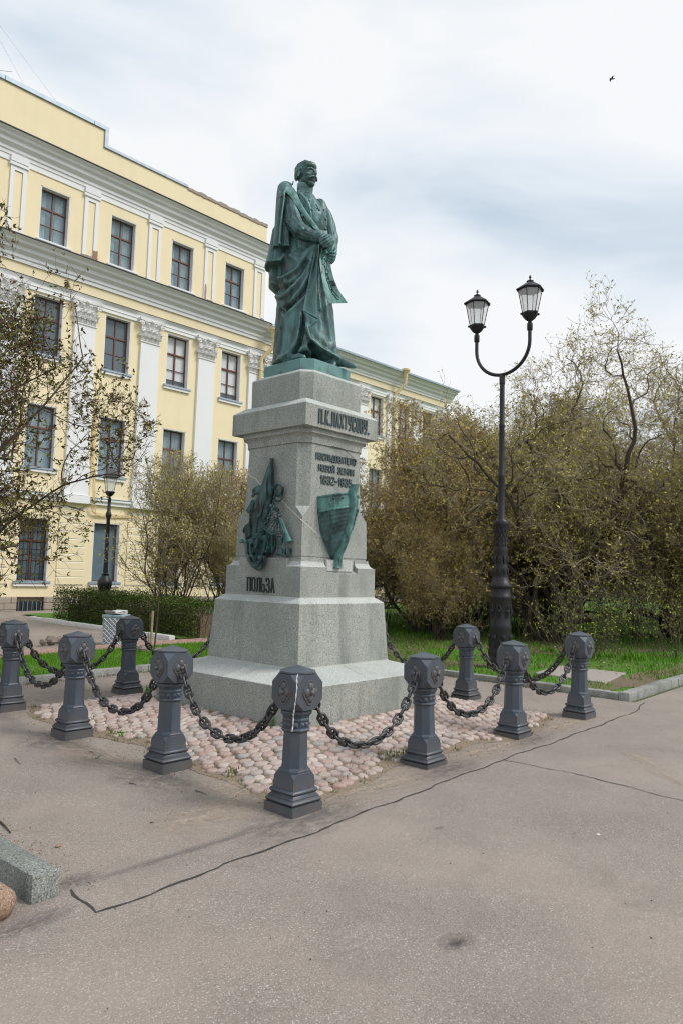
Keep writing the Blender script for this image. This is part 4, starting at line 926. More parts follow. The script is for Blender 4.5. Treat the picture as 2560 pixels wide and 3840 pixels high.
limb([(405, 470, -.08, .09), (415, 620, -.17, .105), (440, 740, -.22, .115), (500, 815, -.26, .10), (590, 860, -.28, .082), (690, 880, -.32, .058)])     # right forearm in its sleeve
limb([(690, 560, .05, .085), (770, 720, .02, .085), (815, 880, -.06, .075), (820, 980, -.16, .060), (806, 1040, -.24, .048)])
# sleeve cuff and hands
limb([(680, 878, -.325, .062), (712, 876, -.345, .060)])
limb([(735, 872, -.355, .045), (775, 885, -.36, .052), (800, 905, -.35, .045)], 12)
for i, (a, b_, c) in enumerate([((792, 862, -.405), (745, 888, -.425), (700, 920, -.395)), ((812, 884, -.395), (765, 910, -.425), (712, 940, -.395)), ((824, 908, -.385), (780, 932, -.415), (730, 955, -.39)), ((830, 932, -.37), (795, 950, -.40), (755, 968, -.385))]):
    limb([a+(.019,), b_+(.0175,), c+(.013,)], 8)
limb([(745, 852, -.39, .018), (720, 872, -.41, .015), (700, 900, -.40, .012)], 8)
limb([(815, 985, -.24, .050), (800, 1030, -.27, .058), (805, 1080, -.26, .050)], 12)
for a, b_, c, d_ in [((838, 985, -.26), (852, 1010, -.30), (835, 1035, -.33), (800, 1025, -.34)), ((842, 1015, -.26), (850, 1045, -.30), (828, 1065, -.33), (795, 1055, -.34)), ((838, 1050, -.25), (843, 1080, -.29), (820, 1095, -.32), (790, 1085, -.33)), ((828, 1080, -.24), (832, 1108, -.28), (810, 1120, -.30), (782, 1110, -.32))]:
    limb([a+(.020,), b_+(.019,), c+(.017,), d_+(.014,)], 8)
# shoes
limb([(845, 2120, -.05, .060), (905, 2130, -.10, .056), (970, 2150, -.14, .046), (1035, 2172, -.17, .030)], 12)
limb([(430, 2095, -.30, .050), (490, 2085, -.36, .044), (530, 2085, -.40, .032)], 12)
# ---- head (own frame: f forward, s to his left, z up from the chin)
fw = (Rh*0.72-Fh*0.695).normalized(); sw = Vector((0, 0, 1)).cross(fw); chin = S(575, 395, 0); hz0 = chin.z; HC = C0+Rh*((S(562, 260, 0)-C0).dot(Rh))+Fh*0.01
HS = 0.97
def HP(f_, s_, z): v = HC+fw*f_*HS+sw*s_*HS; v.z = hz0+z; return v
rotH = Matrix((fw, sw, Vector((0, 0, 1)))).transposed()
def hb(f_, s_, z, r3, n=20, m_=14): fig.ball(HP(f_, s_, z), HS, n, m_, r3, rotH)
hb(-.035, 0, .232, (.150, .116, .124), 28, 20); hb(.045, 0, .165, (.090, .092, .120)); hb(.030, 0, .105, (.098, .092, .088)); hb(.060, 0, .115, (.085, .082, .085)); hb(.082, 0, .046, (.048, .056, .042)); hb(.050, 0, .070, (.070, .076, .060)); hb(.07, 0, .27, (.070, .088, .060))
def hl(pts, n=8):
    P = [HP(*p[:3]) for p in pts]; r = [p[3]*HS for p in pts]; fig.tube(P, r, n); fig.ball(P[-1], r[-1]*0.98, 8, 6); fig.ball(P[0], r[0]*0.98, 8, 6)
hl([(.128, 0, .208, .013), (.150, 0, .180, .014), (.168, 0, .152, .018), (.172, 0, .146, .018)]); 
for s_ in (-1, 1):
    hb(.150, s_*.019, .143, (.017, .013, .013), 8, 6); hl([(.130, s_*.012, .210, .011), (.124, s_*.045, .217, .012), (.100, s_*.074, .206, .011)]); hb(.102, s_*.040, .186, (.016, .019, .010), 10, 8)
    hb(.084, s_*.056, .146, (.036, .032, .030), 10, 8); hl([(.153, s_*.006, .117, .015), (.147, s_*.035, .108, .015), (.128, s_*.060, .092, .010), (.118, s_*.072, .086, .005)])
    hb(-.030, s_*.112, .172, (.030, .013, .042), 12, 10); hl([(-.052, s_*.122, .195, .008), (-.035, s_*.128, .212, .008), (-.012, s_*.124, .198, .007), (-.014, s_*.120, .160, .007), (-.025, s_*.118, .135, .010)])
    for k, (z0, am) in enumerate([(.305, .016), (.282, .018), (.255, .018), (.228, .016)]):                # side hair swept back
        hl([(.075-.02*k, s_*(.060+.012*k), z0-.002, .012), (.02, s_*(.098+.004*k), z0+.006*math.sin(k), .017), (-.05, s_*(.105+.004*k), z0-.012, .018), (-.12, s_*.085, z0-.03, .016), (-.165, s_*.045, z0-.055, .012)])
    for k in range(3): hl([(-.055-.03*k, s_*(.112-.012*k), .205, .013), (-.075-.03*k, s_*(.104-.014*k),   .165, .012), (-.075-.03*k, s_*(.094-.018*k), .135, .009)])
for k in range(5): s0 = -.05+.026*k; hl([(.088, s0, .300-.2*abs(s0-.0), .014), (.03, s0*1.15, .348-.25*abs(s0), .017), (-.06, s0*1.2, .350-.25*abs(s0), .017), (-.13, s0*1.2, .31-.25*abs(s0), .014)])
hl([(.135, .018, .088, .009), (.141, 0, .090, .010), (.135, -.018, .088, .009)]); hl([(.130, .016, .074, .010), (.136, 0, .073, .011), (.130, -.016, .074, .010)])
P0, P1, P2 = HP(-.03, 0, .11), HP(-.035, 0, 0.0), HP(-.045, 0, -.16); fig.tube([P0, P1, P2], [.078, .080, .10], 18)
fme = fig.mesh('figure', recalc=True)
from mathutils import noise as mn
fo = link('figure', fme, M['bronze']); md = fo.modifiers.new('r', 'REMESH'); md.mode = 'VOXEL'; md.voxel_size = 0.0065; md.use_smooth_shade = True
ms = fo.modifiers.new('s', 'SMOOTH'); ms.factor = 0.45; ms.iterations = 1
dg = bpy.context.evaluated_depsgraph_get(); me2 = bpy.data.meshes.new_from_object(fo.evaluated_get(dg)); fo.modifiers.clear(); fo.data = me2
if not me2.materials: me2.materials.append(M['bronze'])
nV = len(me2.vertices); cc = np.empty(nV*3, np.float32); nn_ = np.empty(nV*3, np.float32); me2.vertices.foreach_get('co', cc); me2.vertex_normals.foreach_get('vector', nn_); cc = cc.reshape(-1, 3); nn_ = nn_.reshape(-1, 3)
kk = np.array([mn.noise((x*9, y*9, z*4.5))+.5*mn.noise((x*19, y*19, z*11)) if 4.1 < z < hz0-.1 else 0.0 for x, y, z in cc.tolist()], np.float32); cc = cc+nn_*(.011*kk)[:, None]
me2.vertices.foreach_set('co', cc.ravel()); me2.update()
shade(me2)
fo.parent = stat; fo.matrix_parent_inverse = Matrix.Translation(-stat.location)
def sobj(b, name, mat, smooth=60, bevel=0.0, remesh=None):
    o = b.build(name, M[mat], None, smooth=smooth, bevel=bevel)
    if remesh:
        md = o.modifiers.new('r', 'REMESH'); md.mode = 'VOXEL'; md.voxel_size = remesh; md.use_smooth_shade = True
        s_ = o.modifiers.new('s', 'SMOOTH'); s_.factor = 0.4; s_.iterations = 1
        dg = bpy.context.evaluated_depsgraph_get(); m2 = bpy.data.meshes.new_from_object(o.evaluated_get(dg)); o.modifiers.clear(); o.data = m2; shade(m2)
        if not m2.materials: m2.materials.append(M[mat])
    o.parent = stat; o.matrix_parent_inverse = Matrix.Translation(-stat.location); return o
# ---- cloak over both shoulders
cape = MB()
cape.loft(cloth([(345, 330, 400, .04, -.02), (362, 300, 415, .08, -.03), (400, 275, 425, .12, -.04), (470, 266, 420, .15, -.05), (560, 260, 416, .17, -.06), (700, 252, 412, .18, -.06), (850, 245, 413, .19, -.06), (980, 232, 415, .20, -.06), (1045, 228, 418, .20, -.06)],
    [([(345, 390), (330, 520), (300, 760), (285, 1040)], .022, 9), ([(385, 470), (372, 700), (368, 900), (375, 1040)], .026, 10), ([(362, 440), (345, 650), (330, 850), (325, 1030)], -.032, 9), ([(405, 480), (400, 700), (400, 1000)], .012, 8), ([(300, 430), (272, 700), (250, 900), (240, 1000)], .018, 10), ([(315, 480), (285, 750), (262, 1000)], -.024, 8), ([(330, 1030), (345, 1060)], -.08, 20)], n=90, step=13, seed=3))
cape.loft(cloth([(400, 280, 420, .10, .12), (560, 252, 430, .18, .12), (700, 240, 440, .22, .12), (850, 214, 440, .25, .12), (1000, 184, 430, .26, .10), (1100, 156, 400, .26, .08), (1175, 134, 370, .24, .06)],
    [([(240, 800), (205, 1000), (175, 1160)], .02, 12), ([(225, 1000), (200, 1170)], -.02, 9), ([(330, 1060), (290, 1110), (250, 1170)], .035, 16), ([(380, 1060), (340, 1130)], .03, 12)], n=90, step=15, seed=5))
cape.loft(cloth([(900, 240, 700, .16, .20), (1080, 205, 720, .22, .16), (1180, 180, 740, .24, .14), (1280, 172, 760, .25, .14), (1345, 168, 770, .25, .15), (1400, 232, 770, .20, .17), (1440, 268, 760, .16, .18)],
    [([(225, 1180), (215, 1300), (240, 1390)], .03, 14), ([(255, 1180), (250, 1350)], -.03, 10)], n=90, step=15, seed=6))
cape.loft(cloth([(430, 440, 640, .04, .14), (500, 400, 662, .13, .12), (545, 390, 697, .17, .10), (580, 390, 738, .19, .08), (640, 400, 772, .20, .07), (730, 420, 798, .20, .06), (820, 440, 824, .20, .04), (900, 460, 845, .20, .02), (960, 480, 855, .20, .0), (1020, 500, 858, .19, -.02), (1075, 520, 850, .16, -.02), (1125, 600, 838, .12, -.02)],
    [([(735, 590), (790, 740), (838, 920), (852, 1000)], .014, 9), ([(765, 700), (800, 850), (825, 980)], -.02, 10)], n=90, step=13, seed=7))
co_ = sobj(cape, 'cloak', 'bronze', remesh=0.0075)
# surfaces to lay the lapel, flap and buttons on
def bvh(o): me = o.data; return BVHTree.FromPolygons([v.co.copy() for v in me.vertices], [tuple(p.vertices) for p in me.polygons])
trees = [bvh(fo), bvh(co_)]
def lay(X, Y, off):
    d = Vector(ray(940+X*.3743, 560+Y*.3743)).normalized(); best = None
    for t in trees:
        h = t.ray_cast(CV, d)
        if h[0] is not None and (best is None or h[3] < best[1]): best = (h[0], h[3], h[1])
    if best is None: return S(X, Y, -.1), d
    return best[0]-d*off, d
def laid(Lp, Rp, name, mat, off=0.014, th=0.02, n=22, mcr=6, bulge=0.010):
    def samp(pl, t):
        t = t*(len(pl)-1); i = min(int(t), len(pl)-2); k = t-i; return (pl[i][0]+(pl[i+1][0]-pl[i][0])*k, pl[i][1]+(pl[i+1][1]-pl[i][1])*k)
    rows = []; deps = []
    for i in range(n+1):
        a, c = samp(Lp, i/n), samp(Rp, i/n); row = []
        for j in range(mcr+1):
            u = j/mcr; X, Y = a[0]+(c[0]-a[0])*u, a[1]+(c[1]-a[1])*u; p, d = lay(X, Y, 0); row.append([X, Y, (p-C0).dot(Fh)])
        rows.append(row)
    D = np.array([[q[2] for q in r] for r in rows])
    for _ in range(4):
        P_ = np.pad(D, 1, mode='edge'); sm = (P_[:-2, 1:-1]+P_[2:, 1:-1]+P_[1:-1, :-2]+P_[1:-1, 2:]+4*P_[1:-1, 1:-1])/8; D = np.minimum(sm, D+0.01)
    rings = []
    for i in range(n+1):
        fr = [S(rows[i][j][0], rows[i][j][1], D[i, j]-off-bulge*math.sin(math.pi*j/mcr)) for j in range(mcr+1)]; bk = [S(rows[i][j][0], rows[i][j][1], D[i, j]-off+th) for j in (mcr, 0)]
        rings.append(fr+bk)
    b = MB(); b.loft(rings); return sobj(b, name, mat, 70)
laid([(352, 360), (345, 420), (400, 470), (450, 550), (500, 620), (560, 705), (620, 775), (690, 845)], [(395, 348), (440, 390), (468, 440), (500, 520), (550, 605), (612, 690), (668, 765), (722, 838)], 'cloak_lapel', 'verdigris', off=.02, th=.035)
laid([(655, 950), (618, 1130), (583, 1300), (552, 1450), (530, 1570), (524, 1612)], [(690, 950), (672, 1150), (668, 1350), (668, 1500), (668, 1580), (672, 1690)], 'coat_flap', 'bronze', off=.022, th=.04, bulge=.004)
laid([(526, 1600), (560, 1628), (600, 1655), (640, 1680), (674, 1702)], [(554, 1800), (570, 1778), (600, 1768), (640, 1752), (668, 1722)], 'coat_hem', 'bronze', off=.010, th=.035, n=14, bulge=.022)
laid([(470, 405), (500, 440), (560, 520), (590, 590), (600, 650), (600, 720)], [(490, 405), (525, 445), (575, 500), (600, 560), (612, 640), (612, 720)], 'tunic_edge', 'bronze', off=.008, th=.02, mcr=3, bulge=.006)
b = MB()
for X, Y, r in ((518, 662, .019), (524, 794, .021), (612, 600, .018), (688, 602, .015), (730, 602, .016), (752, 695, .017), (750, 797, .017), (590, 508, .013), (592, 1412, .017), (672, 585, .011)):
    p, d = lay(X, Y, .002); b.ball(p-d*0.004, r, 10, 7)
p, d = lay(655, 545, .004); p2, _ = lay(680, 585, .004); b.tube([p, p2], .008, 6)
sobj(b, 'buttons_and_medal', 'verdigris')
# stand-up collar
b = MB(); rings = []
for Y, a, c, r3 in ((345, 470, 628, .085), (352, 466, 630, .088), (400, 463, 622, .092), (450, 462, 614, .098), (470, 464, 618, .104), (485, 462, 625, .112)):
    A, B = S(a, Y), S(c, Y); uc = ((A-C0).dot(Rh)+(B-C0).dot(Rh))/2; hw = ((B-C0).dot(Rh)-(A-C0).dot(Rh))/2; z = (A.z+B.z)/2
    rings.append([C0+Rh*(uc+hw*math.cos(2*math.pi*j/28))+Fh*(0.02+r3*math.sin(2*math.pi*j/28))+Vector((0, 0, z-0.018*(1-math.cos(2*math.pi*j/28-2*math.pi*0.86))*0.0-0.02*math.cos(2*math.pi*j/28+0.7))) for j in range(28)])
b.loft(rings); sobj(b, 'collar', 'bronze', 50)
b = MB(); b.tube([S(418, 350, 0), S(428, 318, .0), S(433, 312, .0)], [.012, .006, .002], 6); sobj(b, 'collar_hook', 'bronze', 40); b = MB(); b.add([S(615, 475, .1), S(638, 478, .1), S(648, 515, .1), S(615, 500, .1), S(615, 475, .14), S(638, 478, .14), S(648, 515, .14), S(615, 500, .14)], [(0, 1, 2, 3), (7, 6, 5, 4), (0, 4, 5, 1), (1, 5, 6, 2), (2, 6, 7, 3), (3, 7, 4, 0)])
sobj(b, 'shoulder_strap', 'bronze', 40)
# ---- unrolled map
Lm = [(700, 1030, -.37), (690, 1090, -.375), (696, 1180, -.39), (712, 1280, -.41), (740, 1410, -.43), (783, 1541, -.45)]
Rm = [(795, 1060, -.30), (798, 1110, -.31), (806, 1190, -.33), (832, 1290, -.35), (880, 1410, -.37), (968, 1534, -.39)]
curlL = [(757, 1040, -.36), (735, 1030, -.38), (735, 1000, -.40), (757, 985, -.405), (748, 978, -.40), (720, 990, -.385), (704, 1010, -.375)]
rings = []
def msamp(pl, t): t = t*(len(pl)-1); i = min(int(t), len(pl)-2); k = t-i; return [pl[i][q]+(pl[i+1][q]-pl[i][q])*k for q in range(3)]
wv = S(795, 1060, -.30)-S(700, 1030, -.37)
for i in range(15):                                     # curl at the top
    a = R(-300+i*22); rad = 0.022+0.0014*i; c = S(752, 1012, -.375)
    p = c+Rh*(-math.cos(a)*rad*1.0)+Vector((0, 0, math.sin(a)*rad)); rings.append(p)
def ribbon(A, B, th): return [A, B, B+th, A+th]
rr3 = []
c = S(748, 1018, -.35); dv = (Rh*0.55-Fh*-0.75).normalized()
spir = []
for i in range(22):
    a = R(400-i*17); rad = 0.016+0.0016*i*1.0; spir.append((Rh*(math.cos(a)*rad)+Vector((0, 0, math.sin(a)*rad)), rad))
b = MB(); AL, BR = [], []
for v, rad in spir: AL.append(S(738, 1012, -.40)+v); BR.append(S(775, 1030, -.30)+v)
for i in range(19): q = msamp(Lm, i/18); AL.append(S(*q)); q = msamp(Rm, i/18); BR.append(S(*q))
th = Fh*0.010
rings = []
for i, (A, B) in enumerate(zip(AL, BR)):
    m_ = [A.lerp(B, k/6) for k in range(7)]; m_ = [p+Fh*0.010*math.sin(math.pi*k/6) for k, p in enumerate(m_)]
    rings.append(m_+[m_[-1]+th, m_[0]+th])
b.loft(rings); mp_ = sobj(b, 'unrolled_map', 'verdigris', 60)
def mpt(u, v, off=0.004): A, B = S(*msamp(Lm, v)), S(*msamp(Rm, v)); return A.lerp(B, u)-Fh*(off-0.010*math.sin(math.pi*u))
b = MB(); r = random.Random(3)
for cl_ in ([(.45, .15), (.55, .22), (.42, .33), (.5, .42), (.42, .5), (.40, .62), (.42, .75), (.5, .85), (.58, .93), (.66, .95)], [(.62, .2), (.70, .3), (.6, .38), (.68, .47), (.60, .58), (.58, .70), (.62, .80), (.70, .88), (.74, .93)]):
    pts = []
    for a, c in zip(cl_[:-1], cl_[1:]):
        for k in range(3): pts.append(mpt(a[0]+(c[0]-a[0])*k/3+r.uniform(-.025, .025), a[1]+(c[1]-a[1])*k/3))
    b.tube(pts, .0035, 4)
for k in range(7): y = .10+.035*k; b.tube([mpt(.15, y), mpt(.35, y+.02)], .0025, 4)
b.build('coast_line', M['letter'], mp_)
letters('НОВАЯ', mpt(.46, .50), mpt(.58, .50), mpt(.52, .82), mpt(.62, .80), -Fh, .004, .004, 'letter', mp_)
letters('МОРЕ', mpt(.68, .72), mpt(.68, .64), mpt(.93, .72), mpt(.93, .64), -Fh, .004, .004, 'letter', mp_)
# bronze plinth
b = MB(); b.loft([csq(h, c, z, PC[0], PC[1]) for h, c, z in [(0.4205, .1142, 3.9262), (0.4200, .1142, 4.050), (0.412, .112, 4.060)]])
sobj(b, 'plinth', 'bronze', 20)
# ================================================================ YELLOW BUILDING
BX, BY, BR = 5.0, 17.929, -0.0231
def wallpt(px_, py_, back=0.0):
    d = ray(px_, py_); Y0 = BY+back; t = (Y0-BR*BX+BR*CAM[0]-CAM[1])/(d[1]-BR*d[0]); return CAM+d*t
def bempty(name, label, cat):
    o = empty(name, (BX, BY, 0), BR); return tag(o, label, cat)
bld = bempty('yellow_building', 'pale yellow stucco building with white pilasters and an attic storey', 'building')
wing = bempty('building_wing', 'lower yellow wing with roof dormer seen between statue and bushes', 'building')
XE = 14.79-BX; XW = 28.75-BX; XL = -16.0-BX
ROW = {1: (12.82, 14.74), 2: (8.85, 10.92), 3: (4.96, 7.13), 4: (1.12, 3.26)}
WW = 1.0513; wx = [4.6375+2.6436*i-BX for i in range(-7, 4)]
wwx = [15.45-BX+2.2*i for i in range(7)]
def facade(name, x0, x1, z0, z1, holes, mat, parent, y=0.0, back=0.42):
    xs = sorted({x0, x1, *[h[0] for h in holes], *[h[1] for h in holes]}); zs = sorted({z0, z1, *[h[2] for h in holes], *[h[3] for h in holes]})
    xs = [v for v in xs if x0 <= v <= x1]; zs = [v for v in zs if z0 <= v <= z1]; b = MB(); n = len(xs)
    V = [(a, y, c) for c in zs for a in xs]; F = []
    for j in range(len(zs)-1):
        for i in range(n-1):
            mx_, mz = (xs[i]+xs[i+1])/2, (zs[j]+zs[j+1])/2
            if any(h[0] < mx_ < h[1] and h[2] < mz < h[3] for h in holes): continue
            F.append((j*n+i, j*n+i+1, (j+1)*n+i+1, (j+1)*n+i))
    b.add(V, F)
    for h in holes:
        a, c, d, e = h
        b.add([(a, y, d), (a, y+back, d), (a, y+back, e), (a, y, e)], [(0, 1, 2, 3)]); b.add([(c, y, d), (c, y, e), (c, y+back, e), (c, y+back, d)], [(0, 1, 2, 3)])
        b.add([(a, y, e), (a, y+back, e), (c, y+back, e), (c, y, e)], [(0, 1, 2, 3)]); b.add([(a, y, d), (c, y, d), (c, y+back, d), (a, y+back, d)], [(0, 1, 2, 3)])
    b.add([(x1, y, z0), (x1, 12, z0), (x1, 12, z1), (x1, y, z1)], [(0, 1, 2, 3)]); b.add([(x0, y, z0), (x0, y, z1), (x0, 12, z1), (x0, 12, z0)], [(0, 1, 2, 3)])
    return b.build(name, M[mat], parent)
holes = [(x, x+WW, *ROW[r]) for x in wx for r in (1, 2, 3, 4)]
gh = [(x+0.06, x+0.97, 0.10, 0.46) for x in wx[4:]]
facade('wall', XL, XE, 0.60, 16.2, holes, 'yellow', bld)
facade('wall', XE, XW, 0.60, 12.5, [(x, x+WW, *ROW[r]) for x in wwx for r in (2, 3, 4)], 'yellow', wing)
def run(prof, x0, x1, name, mat, parent, ends=True):
    b = MB(); b.loft([[(x0, y, z) for y, z in prof], [(x1, y, z) for y, z in prof]]); return b.build(name, M[mat], parent, smooth=25)
# top cornice with black drip edge, and parapet
def cornice_prof(zb, zt, d, base=0.02):
    h = zt-zb
    return [(base, zb), (-.06, zb), (-.06, zb+h*.15), (-.10, zb+h*.20), (-.10, zb+h*.34), (-.16, zb+h*.44), (-.22, zb+h*.50), (-.24, zb+h*.66), (-d*.72, zb+h*.75), (-d*.76, zb+h*.86), (-d*.92, zb+h*.94), (-d, zb+h*.97), (-d, zt), (base, zt)]
run(cornice_prof(15.32, 16.02, 0.46), XL, XE+0.30, 'cornice', 'cornice', bld)
run([(0.02, 15.12), (-0.035, 15.12), (-0.035, 15.322), (0.02, 15.322)], XL, XE+.03, 'architrave', 'whiteclean', bld)
run([(0.02, 16.022), (-0.50, 16.022), (-0.50, 16.055), (0.02, 16.12)], XL, XE+0.34, 'roof_edge', 'tindark', bld)
SX = 6.83-BX
MB().box(XL, SX, 0.012, 0.5, 16.12, 17.78).build('parapet', M['yellow'], bld)
MB().box(SX, XE, 0.012, 0.5, 16.12, 17.12).build('parapet', M['yellow'], bld)
for i, a in enumerate(np.arange(XL, SX-0.2, 3.2)): MB().box(a, min(a+3.19, SX+0.14), -0.05, 0.6, 17.785, 17.95).build('coping', M['tin'], bld, bevel=0.01)
MB().box(SX+0.003, SX+0.14, -0.05, 0.6, 17.13, 17.782).build('coping', M['tin'], bld)
for i, a in enumerate((SX+0.144, SX+2.6)): MB().box(a, min(a+2.45, SX+3.7), -0.045, 0.6, 17.123, 17.24).build('coping', M['tin'], bld, bevel=0.01)
r = random.Random(4); xs_ = np.linspace(SX+3.71, XE+0.02, 40); prof = [17.15+r.uniform(0, .07) for _ in xs_]
b = MB(); b.loft([[(x, -0.025, 17.05+r.uniform(-.02, .02)), (x, -0.02, p), (x, 0.5, p+.02), (x, .5, 17.1)] for x, p in zip(xs_, prof)]); b.build('broken_coping', M['plaster_raw'], bld)
# intermediate cornice, frieze, architrave (main block and wing)
for par, a, c, zsh, edge in ((bld, XL, XE-0.002, 0.0, 'tindark'), (wing, XE+0.002, XW+0.45, -0.10, 'tin')):
    run(cornice_prof(11.78+zsh*.3, 12.50+zsh, 0.52), a, c, 'cornice', 'cornice', par)
    if par is bld: run([(0.0, 12.503), (-0.56, 12.503), (-0.56, 12.53), (0.0, 12.64)], a, c, 'roof_edge', edge, par)
    else: run([(0.35, 12.403), (-0.60, 12.403), (-0.60, 12.50), (0.35, 12.66)], a, c+.06, 'roof_edge', edge, par)
    c2 = c if par is bld else XW+.05
    run([(0.02, 10.98), (-0.05, 10.98), (-0.05, 11.10), (-0.075, 11.11), (-0.075, 11.22), (-0.12, 11.30), (-0.16, 11.335), (0.02, 11.335)], a, c2, 'architrave', 'whiteclean', par)
    run([(0.02, 11.337), (-0.18, 11.337), (-0.18, 11.355), (0.02, 11.385)], a, c2, 'drip_edge', 'tindark', par)
    run([(0.02, 3.88), (-0.10, 3.88), (-0.10, 3.96), (-0.17, 4.02), (-0.17, 4.10), (0.02, 4.10)], a, c2, 'string_course', 'whiteclean', par)
    run([(0.02, 4.102), (-0.19, 4.102), (-0.19, 4.118), (0.02, 4.15)], a, c2, 'drip_edge', 'tin', par)
b = MB(); b.loft([[(XE, .35, 12.50), (XW+.4, .35, 12.50), (XW+.4, 1.2, 12.54), (XE, 1.2, 12.54)], [(XE, 6, 13.3), (XW-4, 6, 13.3), (XW-4, 6.2, 13.3), (XE, 6.2, 13.3)]]); b.build('roof', M['tin'], wing)
# dormer
dm = empty('dormer', (21.0-BX, 1.6, 12.62)); dm.parent = wing
b = MB(); pr = [(-.60, 0), (.60, 0), (.60, .42)]+[(.60*math.cos(a), .42+.22*math.sin(a)) for a in np.linspace(.3, math.pi-.3, 7)]+[(-.60, .42)]
b.loft([[(x, 0, z) for x, z in pr], [(x, 2.4, z) for x, z in pr]]); b.build('dormer_wall', M['white'], dm)
ar = [(.80*math.cos(a), .34+.40*math.sin(a)) for a in np.linspace(0.12, math.pi-.12, 11)]
b = MB(); b.loft([[(x, -.22, z) for x, z in ar]+[(x*.95, -.22, z-.05) for x, z in reversed(ar)], [(x, 2.5, z) for x, z in ar]+[(x*.95, 2.5, z-.05) for x, z in reversed(ar)]]); b.build('dormer_roof', M['tindark'], dm)
ar = [(-.34, .05), (.34, .05)]+[(.34*math.cos(a), .32+.22*math.sin(a)) for a in np.linspace(0, math.pi, 9)]
b = MB(); b.loft([[(x, -.02, z) for x, z in ar], [(x, .06, z) for x, z in ar]]); b.build('dormer_window', M['roombox'], dm)

# ---------------------------------------------------------------- windows
def bar(b, x0, x1, z0, z1, y0, y1): b.box(x0, x1, y0, y1, z0, z1)
def window_proto(H, style, name='window'):
    W = WW; g = MB(); t = 0.062; tr = H*0.64; lb = H*0.33
    y0, y1 = 0.205, 0.265
    for args in ((0, t, 0, H), (W-t, W, 0, H), (t, W-t, 0, t), (t, W-t, H-t, H)): bar(g, *args, y0, y1)
    if style != 'board':
        bar(g, t, W-t, tr-.032, tr+.032, y0-.012, y1-.004); bar(g, W/2-.026, W/2+.026, t, tr-.033, y0-.006, y1-.006); bar(g, W/2-.020, W/2+.020, tr+.033, H-t, y0-.006, y1-.006)
        bar(g, t, W/2-.027, lb-.012, lb+.012, y0+.008, y1-.012); bar(g, W/2+.027, W-t, lb-.012, lb+.012, y0+.008, y1-.012)
    o = g.build(name, M['wood'], None, bevel=0.004)
    if style == 'board':
        MB().box(t, W-t, .232, .250, t, H-t).build('board', M['boarded'], o)
    else:
        cells = [(t, W/2-.02, t, lb), (W/2+.02, W-t, t, lb), (t, W/2-.02, lb, tr), (W/2+.02, W-t, lb, tr), (t, W/2-.02, tr, H-t), (W/2+.02, W-t, tr, H-t)]
        for c in cells:
            MB().box(c[0], c[1], .234, .240, c[2], c[3]).build('pane', M['panedark' if style in ('dark', 'grille') else 'paneclear' if style == 'blind' else 'pane'], o)
        if style in ('attic', 'curtain'):
            g2 = MB(); xo = 0.04
            for args in ((t+.0, t+.075, t, tr-.05), (W-t-.075, W-t, t, tr-.05), (W/2-.045+xo, W/2+.045+xo, t, tr-.05), (t+.075, W-t-.075, tr-.13, tr-.05), (t+.075, W/2-.05, lb-.015, lb+.01), (W/2+.09, W-t-.075, lb-.015, lb+.01), (t+.075, W-t-.075, t, t+.06)): bar(g2, *args, .272, .298)
            g2.build('inner_frame', M['woodwhite'], o)
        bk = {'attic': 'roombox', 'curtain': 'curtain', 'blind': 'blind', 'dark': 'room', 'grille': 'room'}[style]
        if style == 'curtain':
            n = 26; b = MB(); b.loft([[(t+(W-2*t)*i/n, .33+.018*math.sin(i*1.9)+.01*math.sin(i*.7), z) for i in range(n+1)] for z in (0, H)], cap=False, close=False); b.build('curtain', M['curtain'], o, smooth=60)
        elif style == 'blind':
            MB().box(t, W-t, .268, .272, H*.15, H).build('blind', M['blind'], o)
        elif style == 'attic':
            for a in (t+.02, W*0.64): 
                n = 8; b = MB(); b.loft([[(a+.26*i/n, .33+.012*math.sin(i*1.9), z) for i in range(n+1)] for z in (0, H*.97)], cap=False, close=False); b.build('curtain', M['curtain'], o, smooth=60)
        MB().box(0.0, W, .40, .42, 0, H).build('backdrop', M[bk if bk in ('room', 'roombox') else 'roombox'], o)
    if style == 'grille':
        for k in range(7): MB().tube([(0.08+k*.148, .10, .02), (0.08+k*.148, .10, H-.02)], .009, 5).build('grille_bar', M['black'], o)
        for z in (.25, H*.5, H-.3): MB().box(0.002, W-.002, .085, .115, z-.012, z+.012).build('grille_rail', M['black'], o)
    b = MB(); b.box(-.004, .030, .003, .204, 0, H); o2 = None
    g3 = MB()
    for args in ((0.001, 0.030, 0.03, H-.001), (W-.030, W-.001, 0.03, H-.001), (0.001, W-.001, H-.030, H-.0015)): bar(g3, *args, .004, .204)
    g3.build('reveal', M['white'], o)
    s_ = MB(); s_.loft([[(-.09, -.11, -.06), (-.09, -.11, .004), (-.09, .20, .030), (-.09, .20, -.10), (-.09, 0.0, -.10)], [(W+.09, -.11, -.06), (W+.09, -.11, .004), (W+.09, .20, .030), (W+.09, .20, -.10), (W+.09, 0.0, -.10)]])
    s_.build('sill', M['tin' if H > 2.05 else 'whiteclean'], o)
    if H > 2.05: MB().box(-.07, W+.07, -.075, .0, -.16, -.062).build('sill_moulding', M['whiteclean'], o)
    return o
H1, H2, H3, H4 = [ROW[r][1]-ROW[r][0] for r in (1, 2, 3, 4)]
protos = {}
def put_window(parent, x, r_, style):
    H = ROW[r_][1]-ROW[r_][0]; key = (r_, style)
    if key not in protos: o = window_proto(H, style); protos[key] = o
    else: o = copy_tree(protos[key])
    o.parent = parent; o.location = (x, 0, ROW[r_][0]); return o
for i, x in enumerate(wx):
    k = i-7
    put_window(bld, x, 1, 'attic'); put_window(bld, x, 2, 'blind' if k in (2, 3) else 'dark'); put_window(bld, x, 3, 'curtain'); put_window(bld, x, 4, 'board' if k == 1 else 'grille' if k <= 0 else 'dark')
